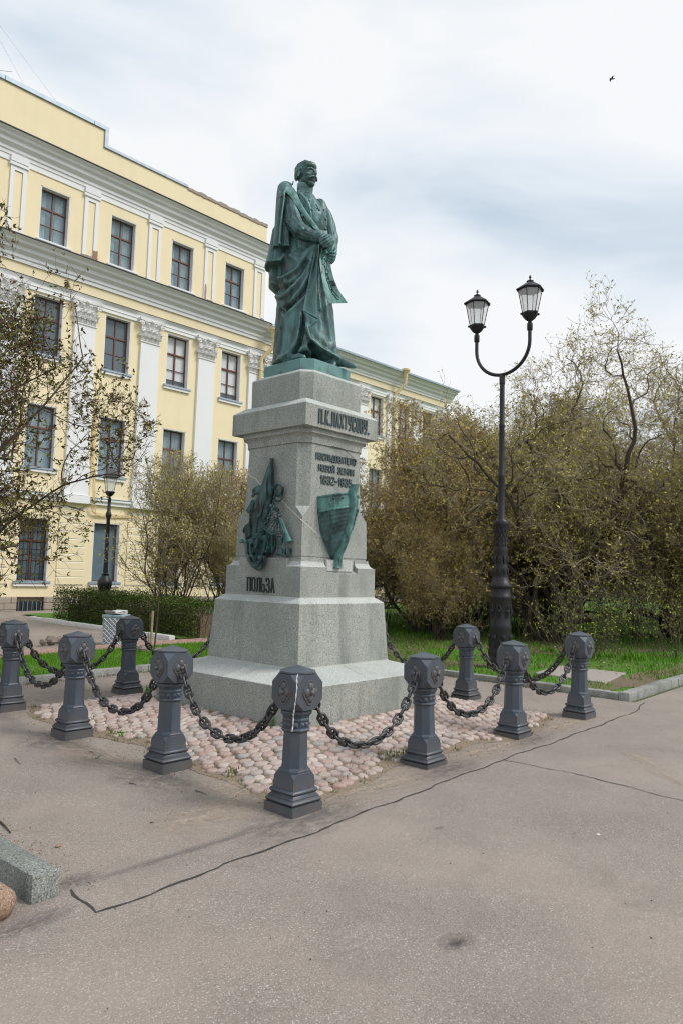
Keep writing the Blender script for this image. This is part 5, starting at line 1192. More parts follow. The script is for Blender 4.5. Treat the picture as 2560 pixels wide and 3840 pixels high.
for i, x in enumerate(wwx):
    put_window(wing, x, 2, 'blind' if i < 5 else 'dark'); put_window(wing, x, 3, 'curtain'); put_window(wing, x, 4, 'dark')

# ---------------------------------------------------------------- pilasters
def attic_pilaster():
    w_ = 0.27; g = MB(); g.box(-w_, -w_+.13, -.055, 0.01, 12.66, 15.0); g.box(w_-.13, w_, -.055, .01, 12.66, 15.0); g.box(-w_+.13, w_-.13, -.055, .01, 12.66, 12.80); g.box(-w_+.13, w_-.13, -.055, .01, 14.86, 15.0)
    o = g.build('attic_pilaster', M['whiteclean'])
    MB().box(-w_-.05, w_+.05, -.10, .01, 15.002, 15.11).build('capital_band', M['whiteclean'], o, bevel=.006)
    MB().box(-w_-.03, w_+.03, -.115, .01, 15.123, 15.33).build('cornice_break', M['cornice'], o)
    MB().box(-w_+.15, w_-.15, -.018, .01, 12.82, 14.84).build('panel', M['yellow'], o)
    return o
def capital_mesh():
    b = MB(); w_ = .42; z0, z1 = 10.26, 11.15
    b.loft([[(-w_*k, .01, z), (w_*k, .01, z), (w_*k, -.10-.16*max(0, k-1)*4, z), (-w_*k, -.10-.16*max(0, k-1)*4, z)] for k, z in ((.93, z0), (.93, z0+.45), (1.0, z0+.65), (1.12, z1-.13))])
    b.tube([(-w_*1.02, -.10, z0), (w_*1.02, -.10, z0)], .035, 8)
    n = 12; ab = [( (-w_*1.30+2.6*w_*i/n), -.26+.10*math.cos((i/n-.5)*math.pi)) for i in range(n+1)]
    b.loft([[(x, y, z1-.10) for x, y in ab]+[(w_*1.3, .01, z1-.10), (-w_*1.3, .01, z1-.10)], [(x*1.02, y-.01, z1-.01) for x, y in ab]+[(w_*1.32, .01, z1-.01), (-w_*1.32, .01, z1-.01)]])
    for s_ in (-1, 1):
        pts = []; 
        for i in range(22):
            a = i*.42; r_ = .105*(1-i/26); pts.append((s_*(w_*1.02-r_*math.cos(a)*s_*0+ (.02)+r_*math.cos(a)), -.20-.02*i/22, z1-.22+r_*math.sin(a)))
        b.tube(pts, .028, 5)
        pts = [(s_*.02, -.12, z0+.42), (s_*.09, -.15, z0+.58), (s_*.20, -.18, z1-.16), (s_*.34, -.20, z1-.13)]; b.tube(pts, .022, 5)
        pts = [(s_*(.13-.055*math.cos(i*.6)*(1-i/14)), -.19, z1-.20+.055*math.sin(i*.6)*(1-i/14)) for i in range(11)]; b.tube(pts, .017, 4)
    b.ball((0, -.21, z1-.08), .07, 8, 6)
    def leaf(x, z, h, ww):
        for dx, sc in ((-.33, .7), (0, 1.0), (.33, .7)):
            rows = []
            for t in np.linspace(0, 1, 6):
                y = -.11-.10*t**3*1.3; zz = z+h*sc*(t if t < .82 else .82-(t-.82)*.55); wd_ = ww*.30*(1-.45*t**2); cx = x+dx*ww
                rows.append([(cx-wd_, y+.03, zz), (cx, y-.035, zz+.01), (cx+wd_, y+.03, zz), (cx, y+.06, zz)])
            b.loft(rows)
    for x in (-.30, -.10, .10, .30): leaf(x, z0+.04, .30, .19)
    for x in (-.20, 0, .20): leaf(x, z0+.26, .32, .20)
    for x in (-.40, .40): leaf(x, z0+.20, .34, .16)
    return b.mesh('capital', smooth=40)
capm = capital_mesh(); capm.materials.append(M['white'])
def big_pilaster():
    w_ = .415; g = MB(); g.loft([[(-w_*k, .01, z), (w_*k, .01, z), (w_*k, -.10, z), (-w_*k, -.10, z)] for k, z in ((1.03, 5.26), (1.0, 7.5), (.95, 10.25))]); o = g.build('pilaster', M['whiteclean'])
    link('capital', capm, None, o)
    b = MB(); b.box(-w_*1.12, w_*1.12, -.14, .01, 5.19, 5.258); b.box(-w_*1.06, w_*1.06, -.12, .01, 5.12, 5.188); b.build('base_moulding', M['whiteclean'], o, bevel=.01)
    MB().box(-w_*1.10, w_*1.10, -.135, .01, 4.152, 5.118).build('pilaster_pedestal', M['whiteclean'], o)
    MB().box(-w_*1.16, w_*1.16, -.24, .01, 3.862, 4.126).build('string_course_break', M['whiteclean'], o, bevel=.01)
    return o
ap = attic_pilaster(); bpil = big_pilaster()
first = True
for i in range(len(wx)):
    x = wx[i]+WW/2+1.3218
    a = ap if first else copy_tree(ap); a.parent = bld; a.location = (x, 0, 0)
    p = bpil if first else copy_tree(bpil); p.parent = bld; p.location = (x-0.0, 0, 0); first = False
for x in [wwx[0]-.575+.05]+[v+WW+.575 for v in wwx]:
    if x < XW-.3: p = copy_tree(bpil); p.parent = wing; p.location = (x, 0, 0); p.scale = (.78, 1, 1)
# broken plaster at the feet of the attic pilasters
r = random.Random(12)
for x, zz, w_, h in ((6.42, 12.74, .46, .16), (6.72, 12.86, .17, .42), (9.12, 12.70, .50, .10), (11.58, 13.0, .07, .75), (11.80, 12.72, .34, .13), (14.66, 12.74, .18, .14)):
    pts = []
    for k in range(22):
        u = k/22*4; e = int(u); f_ = u-e; q_ = [(f_-.5, -.5), (.5, f_-.5), (.5-f_, .5), (-.5, .5-f_)][e]; pts.append((x-BX+w_*(q_[0]+r.uniform(-.14, .10)), zz+h*(q_[1]+r.uniform(-.12, .16)*(1 if q_[1] > -.4 else .1))))
    b = MB(); b.loft([[(px_, -.072, pz) for px_, pz in pts], [(px_, -.03, pz) for px_, pz in pts]]); b.build('broken_plaster', M['brick' if h == .42 or h == .13 else 'plaster_raw'], bld)
# ground storey: piers of coursed blocks with pale joints
crs = MB().box(-.50, .50, -.035, .01, 0, .236).mesh('stone_course', bevel=.008); crs.materials.append(M['yellow']); jn = MB().box(-.487, .487, -.020, .008, 0, 2.70).mesh('pale_joint', bevel=0); jn.materials.append(M['whiteclean'])
for par, lst, sc in ((bld, [wx[i]+WW/2+1.3218 for i in range(4, len(wx))], 1.0), (wing, [v+WW+.575 for v in wwx], .80)):
    for x in lst:
        if x > XW-.3: continue
        o = link('pale_joint', jn, None, par, (x, 0, 1.01)); o.scale = (sc, 1, 1)
        for k in range(10): o = link('stone_course', crs, None, par, (x, 0, 1.03+k*.2655)); o.scale = (sc, 1, 1)
# limestone plinth with basement gratings
pl = random.Random(9); z = 0.02
for row in range(3):
    h_ = (.16, .22, .205)[row]; x = XL+9.0
    while x < XE+2:
        L_ = pl.uniform(.45, 1.1); a, c = x, x+L_; x = c
        zz0, zz1 = z+.006, z+h_-.006
        for (h0, h1, _, _) in gh:
            if a < h1 and c > h0 and zz0 < .44:
                if a < h0: c = h0
                elif c > h1: a = h1
                else: a = c = 0
        if c-a > .05: MB().box(a+.004, c-.004, -.075+pl.uniform(-.014, .006), .02, zz0, zz1).build('limestone_block', M['limestone'], bld, bevel=.012)
    z += h_
MB().box(XL, XE, -.045, .03, 0.0, .10).build('plinth_backing', M['limestone'], bld)
MB().box(XL, XE, .10, .14, -.05, .605).build('plinth_backing', M['limestone'], bld)
MB().box(XE, XW, -.06, .14, -.05, .605).build('plinth', M['limestone'], wing)
MB().box(XL, XE, -.02, 0.11, .596, .612).build('plinth_top', M['limestone'], bld)
for (a, c, d, e) in gh[:6]:
    MB().box(a, c, .02, .06, d, e).build('basement_opening', M['room'], bld)
    for k in range(6): MB().tube([(a+(c-a)*(k+.5)/6, -.03, d), (a+(c-a)*(k+.5)/6, -.03, e)], .010, 5).build('grating_bar', M['tin'], bld)
# downpipes
def downpipe(x, parent, ztop=12.30, left=-1):
    o = MB(); o.tube([(x, -.60, ztop-.30), (x, -.60, ztop-.62), (x+left*.10, -.50, ztop-.80), (x+left*.34, -.22, ztop-1.18), (x+left*.36, -.20, ztop-1.45), (x+left*.36, -.20, 1.0)], .085, 12)
    q = o.build('downpipe', M['yellowpipe'], parent, smooth=45)
    f_ = MB(); f_.lathe([(.10, ztop-.30), (.12, ztop-.16), (.20, ztop+.04), (.235, ztop+.06), (.235, ztop+.15), (.20, ztop+.15)], 16, (x, -.60)); f_.build('rain_funnel', M['yellowpipe'], q, smooth=40)
    for z in (10.4, 8.2, 6.0, 3.6): MB().lathe([(.09, z), (.10, z+.005), (.10, z+.05), (.09, z+.055)], 12, (x+left*.36, -.20)).build('pipe_collar', M['yellowpipe'], q, smooth=40)
    return q
downpipe(14.92-BX, wing, 12.15, -1); downpipe(24.15-BX, wing, 12.45, -1)
# cable bundle at the corner of the second window
b = MB()
for k in range(4): x = 7.03-BX+.03*k; b.tube([(x, -.04-.01*k, 7.2), (x, -.045, 5.3), (x+.01, -.22, 4.6), (x+.02, -.27, 4.0), (x+.05+.03*k, -.12, 3.62-.03*k), (x+.5, -.06, 3.58-.04*k), (x+1.6, -.05, 3.6-.03*k)], .012, 5)
b.build('cable_bundle', M['yellowpipe'], bld, smooth=60)
# antenna and thin wires on the roof
def wthing(name, segs, rad, label, cat, mat='wire'):
    b = MB()
    for s_ in segs: b.tube([Vector(wallpt(x, y, 3.0)) for x, y in s_], rad, 4)
    return tag(b.build(name, M[mat]), label, cat)
wthing('wire', [[(0, 95), (215, 385)]], .0035, 'thin wire rising to the left from the roof, upper of the two', 'wire')
wthing('wire', [[(0, 150), (95, 325)]], .0035, 'thin wire rising to the left from the roof, lower of the two', 'wire')
wthing('antenna_rod', [[(-60, 255), (46, 268)]], .009, 'short antenna rod poking in from the left edge above the roof', 'antenna')

# ================================================================ STREET LAMPS
B = gpt(1873, 2512); lx, ly, lz = float(B[0]), float(B[1]), gz(B[0], B[1])
lamp = empty('street_lamp', (lx, ly, lz)); tag(lamp, 'tall black cast iron street lamp with two lanterns on a curved bracket', 'street lamp')
b = MB(); b.lathe([(.26, -.05), (.26, .05), (.22, .08), (.235, .14), (.205, .20), (.195, .24), (.185, .70), (.195, .74), (.178, .78), (.180, 1.20), (.190, 1.22), (.19, 1.26), (.172, 1.28), (.172, 1.38), (.20, 1.40), (.205, 1.44), (.155, 1.50), (.135, 1.58)], 24)
for k in range(8):                                       # cast swags and leaves
    a = 2*math.pi*k/8; c_, s_ = math.cos(a), math.sin(a)
    b.tube([(.187*math.cos(a+t), .187*math.sin(a+t), .52-.12*math.sin(math.pi*(t+.39)/.78)) for t in np.linspace(-.39, .39, 7)], .018, 5); b.ball((.186*c_, .186*s_, .56), .038, 6, 5, (1, 1, 1.5)); b.ball((.18*c_, .18*s_, .30), .05, 6, 5, (.6, .6, 2.0))
    a2 = a+math.pi/8; b.tube([(.184*math.cos(a2+.16*math.cos(t)), .184*math.sin(a2+.16*math.cos(t)), 1.0+.11*math.sin(t)) for t in np.linspace(0, 2*math.pi, 10)], .013, 4, cap=False); b.ball((.184*math.cos(a2), .184*math.sin(a2), 1.0), .032, 6, 5)
b.build('pedestal_base', M['black'], lamp, smooth=50)
b = MB(); b.lathe([(.132, 1.56), (.125, 1.70), (.130, 1.72), (.115, 1.76), (.118, 2.02), (.122, 2.05), (.112, 2.09), (.118, 2.46), (.130, 2.48), (.130, 2.54), (.112, 2.57)], 18)
for k in range(9):
    a = 2*math.pi*k/9
    for z in (1.62, 1.82): b.ball((.118*math.cos(a), .118*math.sin(a), z+.06), .040, 6, 5, (.7, .7, 2.0))
for z in (2.14, 2.22, 2.30, 2.38): 
    for k in range(12): a = 2*math.pi*(k+(.5 if int(z*50) % 2 else 0))/12; b.ball((.112*math.cos(a), .112*math.sin(a), z), .028, 5, 4, (.6, .6, 1.2))
b.build('column_sleeve', M['black'], lamp, smooth=50)
b = MB(); b.lathe([(.092, 2.55), (.066, 2.60), (.058, 3.30), (.064, 3.32), (.064, 3.36), (.052, 3.40), (.048, 4.2), (.053, 4.22), (.053, 4.26), (.046, 4.28), (.043, 4.98), (.052, 4.99), (.052, 5.13), (.040, 5.15)], 16); b.build('column', M['black'], lamp, smooth=40)
LA = 0.53
def Upts():
    P = []
    for i in range(25):
        a = math.pi+math.pi*i/24; P.append((0, -LA*math.cos(a)*-1, 5.70+LA*1.0*math.sin(a)))
    return [(0, -LA, 5.95)]+[(0, y, z) for (_, y, z) in P]+[(0, LA, 5.95)]
U = [(0, -LA, 5.92)]+[(0, LA*math.cos(math.pi+math.pi*i/24), 5.69+LA*math.sin(math.pi+math.pi*i/24)) for i in range(25)]+[(0, LA, 5.92)]
MB().tube(U, .031, 10).build('bracket', M['black'], lamp, smooth=60)
def lantern(n, parent, loc, sc=1.0, rot=0.0, domed=False):
    L_ = empty('lantern', loc); L_.parent = parent; L_.scale = (sc, sc, sc)
    b = MB(); b.lathe([(.040, -.10), (.048, -.09), (.048, .02), (.036, .03), (.030, .06), (.055, .075), (.085, .10), (.120, .15), (.135, .17), (.135, .20), (.11, .20)], 14)
    for k in range(n): a = 2*math.pi*k/n+rot; b.ball((.145*math.cos(a), .145*math.sin(a), .185), .022, 6, 5)
    b.build('lantern_cup', M['black'], L_, smooth=45)
    zb, zt, rb, rt = .20, .60, .125, .205; g = MB()
    P = lambda k, r_, z: (r_*math.cos(2*math.pi*k/n+rot), r_*math.sin(2*math.pi*k/n+rot), z)
    for k in range(n):
        g.tube([P(k, rb, zb), P(k, rt, zt)], .0075, 5); g.tube([P(k, rt, zt), P(k+1, rt, zt)], .012, 5); g.tube([P(k, rb, zb), P(k+1, rb, zb)], .012, 5); g.ball(P(k, rt+.012, zt-.01), .017, 5, 4)
    g.build('lantern_frame', M['black'], L_, smooth=40)
    for k in range(n):
        q = MB(); a, c, d, e = [Vector(v) for v in (P(k, rb-.004, zb), P(k+1, rb-.004, zb), P(k+1, rt-.004, zt), P(k, rt-.004, zt))]; q.add([a, c, d, e], [(0, 1, 2, 3)]); q.build('lantern_pane', M['lampglass'], L_)
    r_ = MB(); rows = [(rt+.035, zt+.005), (rt+.035, zt+.02), (.055, zt+.145), (.050, zt+.155)] if not domed else [(rt+.06, zt+.0), (rt+.06, zt+.02), (rt-.01, zt+.09), (rt-.06, zt+.20), (.10, zt+.26), (.06, zt+.29)]
    r_.loft([[P(k, a, z) for k in range(n)] for a, z in rows]); r_.build('lantern_roof', M['black'], L_, smooth=15)
    t_ = rows[-1][1]; f_ = MB(); f_.lathe([(.060, t_-.01), (.062, t_+.01), (.030, t_+.025), (.012, t_+.04), (.012, t_+.055), (.022, t_+.07), (.020, t_+.085), (.006, t_+.12)], 10); f_.build('finial', M['black'], L_, smooth=50)
    return L_
lantern(6, lamp, (0, -LA, 5.96), 1.02, .2); lantern(6, lamp, (0, LA, 5.96), 1.02, .2)
lamp2 = empty('street_lamp', (5.03, 13.03, gz(5, 13))); tag(lamp2, 'smaller black street lamp with a single lantern rising behind the hedge', 'street lamp')
b = MB(); b.lathe([(.20, 0), (.20, .25), (.15, .30), (.13, .5), (.15, .82), (.17, .90), (.21, 1.02), (.20, 1.12), (.12, 1.24), (.10, 1.27), (.11, 1.32), (.072, 1.34), (.062, 1.6), (.052, 2.92), (.06, 2.94), (.085, 3.0), (.085, 3.05), (.06, 3.12), (.05, 3.14), (.042, 3.5)], 16); b.build('column', M['black'], lamp2, smooth=40)
lantern(4, lamp2, (0, 0, 3.50), 1.02, .5, True)

# ================================================================ SMALL THINGS
bx_, by_ = 2.02, 7.32
bin_ = empty('litter_bin', (bx_, by_, gz(bx_, by_)+.01), R(38)); tag(bin_, 'pale blue litter bin with a diamond lattice and newspaper on top', 'litter bin')
b = MB(); b.loft([csq(.19, .02, 0), csq(.21, .02, .56)], cap=True); b.build('bin_body', M['paleblue'], bin_, bevel=.004)
b = MB(); 
for s_ in range(4):
    rt_ = Matrix.Rotation(R(90*s_), 3, 'Z')
    for k in range(-3, 4):
        for d in (-1, 1):
            x0, z0 = k*.10-d*.27, .02; x1, z1 = k*.10+d*.27, .54; P_ = []
            for t in np.linspace(0, 1, 21):
                x = x0+(x1-x0)*t; z = z0+(z1-z0)*t
                if abs(x) < .175: P_.append(rt_ @ Vector((x, -.196-.02*z/.56-.004, z)))
            if len(P_) > 1: b.tube(P_, .006, 4)
o = b.build('lattice', M['whiteclean'], bin_)
b = MB(); b.loft([csq(.222, .02, .555), csq(.222, .02, .60)]); b.build('bin_rim', M['paleblue'], bin_, bevel=.004)
tag(bin_, kind=None)
b = MB(); r = random.Random(8)
for k in range(4):
    n = 7; z = .0+.014*k; rows = [[(-.20+.4*i/n+.01*k, -.13+.26*j+.015*k, z+.02*math.sin(i*.9+k)*.6+(.02 if i in (0, n) else 0)) for j in (0, .5, 1)] for i in range(n+1)]
    b.loft([[p for p in rw]+[(p[0], p[1], p[2]+.006) for p in reversed(rw)] for rw in rows])
o = b.build('newspaper', M['paper'], smooth=40, loc=(bx_, by_, gz(bx_, by_)+.625)); o.rotation_euler = (0, 0, R(20)); tag(o, 'crumpled newspaper lying on top of the litter bin', 'newspaper')
bn = empty('bench', (4.75, 7.75, gz(4.75, 7.75)), R(2)); tag(bn, 'low wooden bench with grey legs half hidden by the pedestal', 'bench')
for k in range(3): MB().box(-.55, .75, -.18+.125*k, -.07+.125*k, .42, .455).build('seat_plank', M['stake'], bn, bevel=.005)
for x in (-.45, .62): MB().tube([(x, -.15, 0), (x, -.13, .41), (x, .13, .41), (x, .15, 0)], .018, 6).build('leg', M['iron'], bn)
MB().box(-.5, .7, -.04, .06, .10, .13).build('foot_rail', M['stake'], bn, bevel=.004)
sx_, sy_ = 1.80, 5.72
b = MB(); b.tube([(0, 0, -.05), (.01, 0, .74)], [.024, .022], 6); tag(b.build('stake', M['stake'], loc=(sx_, sy_, gz(sx_, sy_)+.045)), 'pale wooden stake driven in beside the thin sapling', 'stake')
def stone(x, y, r_, seed, label, z=.05):
    rr = random.Random(seed); b = MB(); b.ball((0, 0, 0), r_, 9, 7, (1, .8, .75)); me = b.mesh('stone')
    for v in me.vertices: v.co *= rr.uniform(.82, 1.12)
    shade(me, 30); o = link('stone', me, M['stone'], None, (x, y, gz(x, y)+z+r_*.35)); o.rotation_euler = (0, 0, rr.random()*6); tag(o, label, 'stone', 'field stones on the left lawn'); return o
for x, y, r_, lb in ((1.60, 5.66, .12, 'large rough grey stone left of the wooden stake'), (1.78, 5.50, .075, 'small pinkish stone in front of the wooden stake'), (1.93, 5.60, .06, 'smallest stone right of the wooden stake')): stone(x, y, r_, int(r_*1000), lb)
P = gpt(190, 2420); 
for k, (dx, dy, r_) in enumerate([(0, 0, .13), (.22, .10, .10), (-.2, -.08, .09), (.38, .0, .08), (-.42, .02, .07)]): stone(P[0]+dx, P[1]+dy, r_, 50+k, ('largest', 'second largest', 'middle sized', 'small right hand', 'small left hand')[k]+' stone in the heap behind the leftmost chains')
# bird
b = MB(); c = Vector(CAM)+Vector(ray(2293, 294)).normalized()*27.0
b.ball((0, 0, 0), .075, 10, 8, (1.6, .75, .7)); b.ball((.125, 0, .015), .042, 8, 6); b.tube([(.155, 0, .012), (.185, 0, .006)], [.014, .002], 5)
b.loft([[(-.09, -.03, .0), (-.09, .03, .0), (-.09, .03, .012), (-.09, -.03, .012)], [(-.22, -.05, -.01), (-.22, .05, -.01), (-.22, .05, -.004), (-.22, -.05, -.004)]])
bd = b.build('bird', M['bird'], smooth=50, loc=tuple(c)); bd.rotation_euler = (R(10), R(15), R(150)); bd.scale = (.46, .46, .46); tag(bd, 'small dark bird flying in the upper right sky', 'bird')
for s_ in (-1, 1):
    w2 = MB(); w2.loft([[(.07, s_*.04, .01), (-.06, s_*.04, .01), (-.06, s_*.04, .02), (.07, s_*.04, .02)], [(.06, s_*.13, .075), (-.07, s_*.13, .07), (-.07, s_*.13, .078), (.06, s_*.13, .083)], [(-.02, s_*.24, .02), (-.12, s_*.26, .015), (-.12, s_*.26, .018), (-.02, s_*.24, .023)]]); w2.build('wing', M['bird'], bd)
# ================================================================ VEGETATION
class Plant:
    """grows whole generations of branches in lockstep; every branch is a chain of kinked segments"""
    def __init__(s, seed): s.r = np.random.RandomState(seed); s.S = []; s.T = []; s.lv = []
    def generation(s, p, d, L, r0, lvl, P):
        rs = s.r; n = P['n'][lvl]; M_ = len(p); step = (L/n)[:, None]; alive = np.ones(M_, bool); nodes = [p.copy()]; dirs = [d.copy()]; rads = [r0.copy()]; al = [alive.copy()]
        for i in range(n):
            nd = d+rs.normal(0, P['kink'][lvl], (M_, 3)); nd[:, 2] += P['up'][lvl]*(0.6+.6*rs.rand(M_)); nd /= np.linalg.norm(nd, axis=1)[:, None]
            q = p+nd*step; low = q[:, 2] < .08; nd[low, 2] = np.abs(nd[low, 2]); q = p+nd*step; out_ = ~P['env'](q)
            if lvl == 0:
                nd[out_] *= .4; nd[out_, :2] -= (q[out_, :2]-np.array(P['c']))*.12; nd[out_] /= np.linalg.norm(nd[out_], axis=1)[:, None]; q[out_] = p[out_]+nd[out_]*step[out_]*.6
            else: alive = alive & ~out_
            tp = .86 if lvl == 0 else .66; r1 = r0*(1-tp*i/n); r2 = r0*(1-tp*(i+1)/n); g = np.concatenate([p, q, r1[:, None], r2[:, None]], 1)[alive]; (s.S if lvl < 2 else s.T).append(g)
            if lvl >= P['leaf_lvl']:
                k = alive & (rs.rand(M_) < P['leaf']*(1.0 if i < n-1 else 3)); s.lv.append(np.concatenate([q, nd], 1)[k])
            p, d = q, nd; nodes.append(p.copy()); dirs.append(d.copy()); rads.append(r2); al.append(alive.copy())
        if lvl+1 >= len(P['n']): return
        K = P['k'][lvl]; N_, D_, R_, A_ = np.stack(nodes), np.stack(dirs), np.stack(rads), np.stack(al)
        idx = np.tile(np.arange(M_), K); t = rs.uniform(P['start'][lvl], 1.0, M_*K)*n; i0 = np.minimum(t.astype(int), n-1); f = (t-i0)[:, None]
        ok = A_[i0+1, idx]; idx, i0, f = idx[ok], i0[ok], f[ok]; pp = N_[i0, idx]*(1-f)+N_[i0+1, idx]*f; dd = D_[i0+1, idx]; rr = R_[i0+1, idx]
        sd = np.cross(dd, rs.normal(0, 1, dd.shape)); sd /= np.linalg.norm(sd, axis=1)[:, None]+1e-9; a = rs.uniform(P['ang'][0], P['ang'][1], len(dd))[:, None]
        nd = dd*np.cos(a)+sd*np.sin(a); LL = P['len'][lvl+1]*rs.uniform(.5, 1.3, len(dd))*(1-.35*i0/n)
        s.generation(pp, nd, LL, np.maximum(rr*P['rr'], P['rmin']), lvl+1, P)
def seg_mesh(name, S, sides=3):
    A = np.array(S, float); n = len(A); p, q = A[:, :3], A[:, 3:6]; r1, r2 = A[:, 6], A[:, 7]; d = q-p; d /= np.linalg.norm(d, axis=1)[:, None]+1e-9
    h = np.where(np.abs(d[:, 2:3]) < .9, np.array([[0, 0, 1.]]), np.array([[1., 0, 0]])); a = np.cross(d, h); a /= np.linalg.norm(a, axis=1)[:, None]; b = np.cross(d, a)
    V = np.zeros((n, 2*sides, 3))
    for k in range(sides):
        c, s_ = math.cos(2*math.pi*k/sides), math.sin(2*math.pi*k/sides); o = a*c+b*s_; V[:, k] = p+o*r1[:, None]; V[:, sides+k] = q+d*r2[:, None]*.5+o*r2[:, None]
    base = (np.arange(n)*2*sides)[:, None]; F = [np.concatenate([base+k, base+(k+1) % sides, base+sides+(k+1) % sides, base+sides+k], axis=1) for k in range(sides)]
    me = np_mesh(name, V.reshape(-1, 3), np.stack(F, 1).reshape(-1, 4)); shade(me); return me
def leaf_mesh(name, Lv, size, per=2, seed=0, along=.5, elong=2.2, cup=.0):
    rs = np.random.RandomState(seed); A = np.repeat(np.array(Lv, float), per, axis=0); n = len(A); p = A[:, :3]; d = A[:, 3:6]
    u = d*along+rs.normal(0, .6, (n, 3)); u /= np.linalg.norm(u, axis=1)[:, None]; w_ = np.cross(u, rs.normal(0, 1, (n, 3))); w_ /= np.linalg.norm(w_, axis=1)[:, None]+1e-9
    s_ = (size*rs.uniform(.55, 1.35, n))[:, None]; p0 = p+rs.normal(0, size*.25, (n, 3))
    nn = np.cross(u, w_)
    V = np.stack([p0, p0+u*s_*elong*.5+w_*s_*.5+nn*s_*.12, p0+u*s_*elong, p0+u*s_*elong*.5-w_*s_*.5+nn*s_*.12], 1).reshape(-1, 3); b_ = (np.arange(n)*4)[:, None]
    F = np.concatenate([b_, b_+1, b_+2, b_+3], 1); return np_mesh(name, V, F)
def ell(c, rx, ry, z0, z1, lump=0.0, seed=0):
    rs = np.random.RandomState(seed); ph = rs.rand(6)*6.28; zc = z0+(z1-z0)*.42
    def f(q):
        dx, dy = (q[:, 0]-c[0])/rx, (q[:, 1]-c[1])/ry; z = q[:, 2]; dz = (z-zc)/np.where(z > zc, z1-zc, (zc-z0)*1.25); a = np.arctan2(dy, dx)
        k = 1+lump*(np.sin(3*a+ph[0])+np.sin(5*a+ph[1]+z)+np.sin(z*2.3+ph[2]+2*a))*.5
        return dx*dx+dy*dy+dz*dz < k*k
    return f
PB = dict(n=[22, 11, 8, 5], k=[16, 10, 12], kink=[.20, .28, .34, .40], up=[.05, .05, .06, .08], len=[5, 2.1, 1.0, .42], start=[.2, .15, .1], ang=(.4, 1.15), rr=.56, rmin=.0052, leaf_lvl=3, leaf=.42)
def make_shrub(seed, h, rad, stems, P, leafmat, barkmat='bark', twigmat='twig', leafsize=.026, per=2, spread=.5, r0=.05, z0=.2, lump=.12, label='', cat='bush', name='bush', group=None):
    P = dict(P); P['env'] = ell((0, 0), rad, rad, z0, h, lump, seed); P['c'] = (0, 0); pl = Plant(seed); rs = pl.r
    k = np.arange(stems); a = 2*math.pi*(k+rs.rand(stems)*.8)/stems; tl = spread*rs.uniform(.35, 1.25, stems); rr = rs.uniform(0, .35, stems)*(1 if stems > 1 else 0)
    d = np.stack([np.cos(a)*np.sin(tl), np.sin(a)*np.sin(tl), np.cos(tl)], 1); p = np.stack([rr*np.cos(a), rr*np.sin(a), 0*a-.1], 1)
    pl.generation(p, d, h*rs.uniform(.75, 1.08, stems), r0*rs.uniform(.6, 1.2, stems), 0, P); S_, T_, lv_ = np.concatenate(pl.S), np.concatenate(pl.T), np.concatenate(pl.lv)
    root = empty(name, (0, 0, 0)); tag(root, label, cat, group)
    o = link('branches', seg_mesh('branches', S_, 5), M[barkmat], root); o['kind'] = 'stuff'
    o = link('twigs', seg_mesh('twigs', T_, 3), M[twigmat], root); o['kind'] = 'stuff'
    o = link('leaf_buds', leaf_mesh('leaf_buds', lv_, leafsize, per, seed), M[leafmat], root); o['kind'] = 'stuff'
    print('SHRUB', label[:30], len(S_), len(T_), len(lv_)); return root
def place(root, x, y, rz=0.0, sc=1.0, label=None, dz=0.0, szf=1.0):
    root.location = (x, y, gz(x, y)+dz); root.rotation_euler = (0, 0, rz); root.scale = (sc, sc, sc*szf)
    if label: root['label'] = label
    return root
GR = 'bushes beyond the lawn'
# three kinds of big bush on the right
A = make_shrub(11, 6.1, 3.2, 13, dict(PB, k=[16, 10, 8], leaf=.30), 'leaf_gold', leafsize=.029, per=2, z0=.8, label='golden budded bush just right of the pedestal, rising to the cornice', group=GR)
Bq = make_shrub(23, 8.6, 4.2, 11, dict(PB, len=[6.5, 2.7, 1.25, .50], n=[26, 14, 9, 5], kink=[.22, .32, .38, .42], k=[17, 9, 8], leaf=.26), 'leaf_olive', 'bark', 'twig', leafsize=.027, per=2, z0=1.2, label='largest olive budded tree with dark crooked stems right of the lamp', spread=.62, r0=.115, group=GR, cat='tree', name='tree')
place(A, 9.6, 5.0, .3); place(Bq, 10.4, 1.9, 2.3)
def again(src, x, y, rz, sc, label, szf=1.0, leaf=None):
    o = copy_tree(src); place(o, x, y, rz, sc, label, szf=szf)
    if leaf:
        for c in o.children:
            if c.name.startswith('leaf_buds'):
                c.material_slots[0].link = 'OBJECT'; c.material_slots[0].material = M[leaf]
    return o
again(A, 8.9, 7.6, 2.0, .78, 'smaller golden bush showing beside the left edge of the cap slab on the right')
again(A, 12.4, 5.3, 4.2, 1.0, 'yellowish bush filling the gap behind the lamp column', leaf='leaf_olive')
again(A, 12.3, 2.9, .9, 1.05, 'olive brown bush filling the space right behind the lamp', leaf='leaf_olive')
again(Bq, 14.6, .3, 5.6, 1.0, 'tall olive budded tree at the right edge of the picture')
again(Bq, 15.5, 4.5, 4.4, .92, 'tree standing behind the lamp and the large olive tree')
again(A, 15.0, 9.3, 1.2, 1.0, 'bush further back under the roof corner of the wing')
again(Bq, 19.5, 6.2, .6, .95, 'distant tree showing over the bushes left of the lamp')
again(A, 13.2, -.9, 3.3, .8, 'bush at the right edge leaning over the bright lawn', leaf='leaf_olive')
again(Bq, 21.0, 1.2, 3.9, 1.0, 'distant tree far behind at the right edge')
again(A, 8.3, 3.7, 3.0, .50, 'low bush close behind the right edge of the pedestal base')
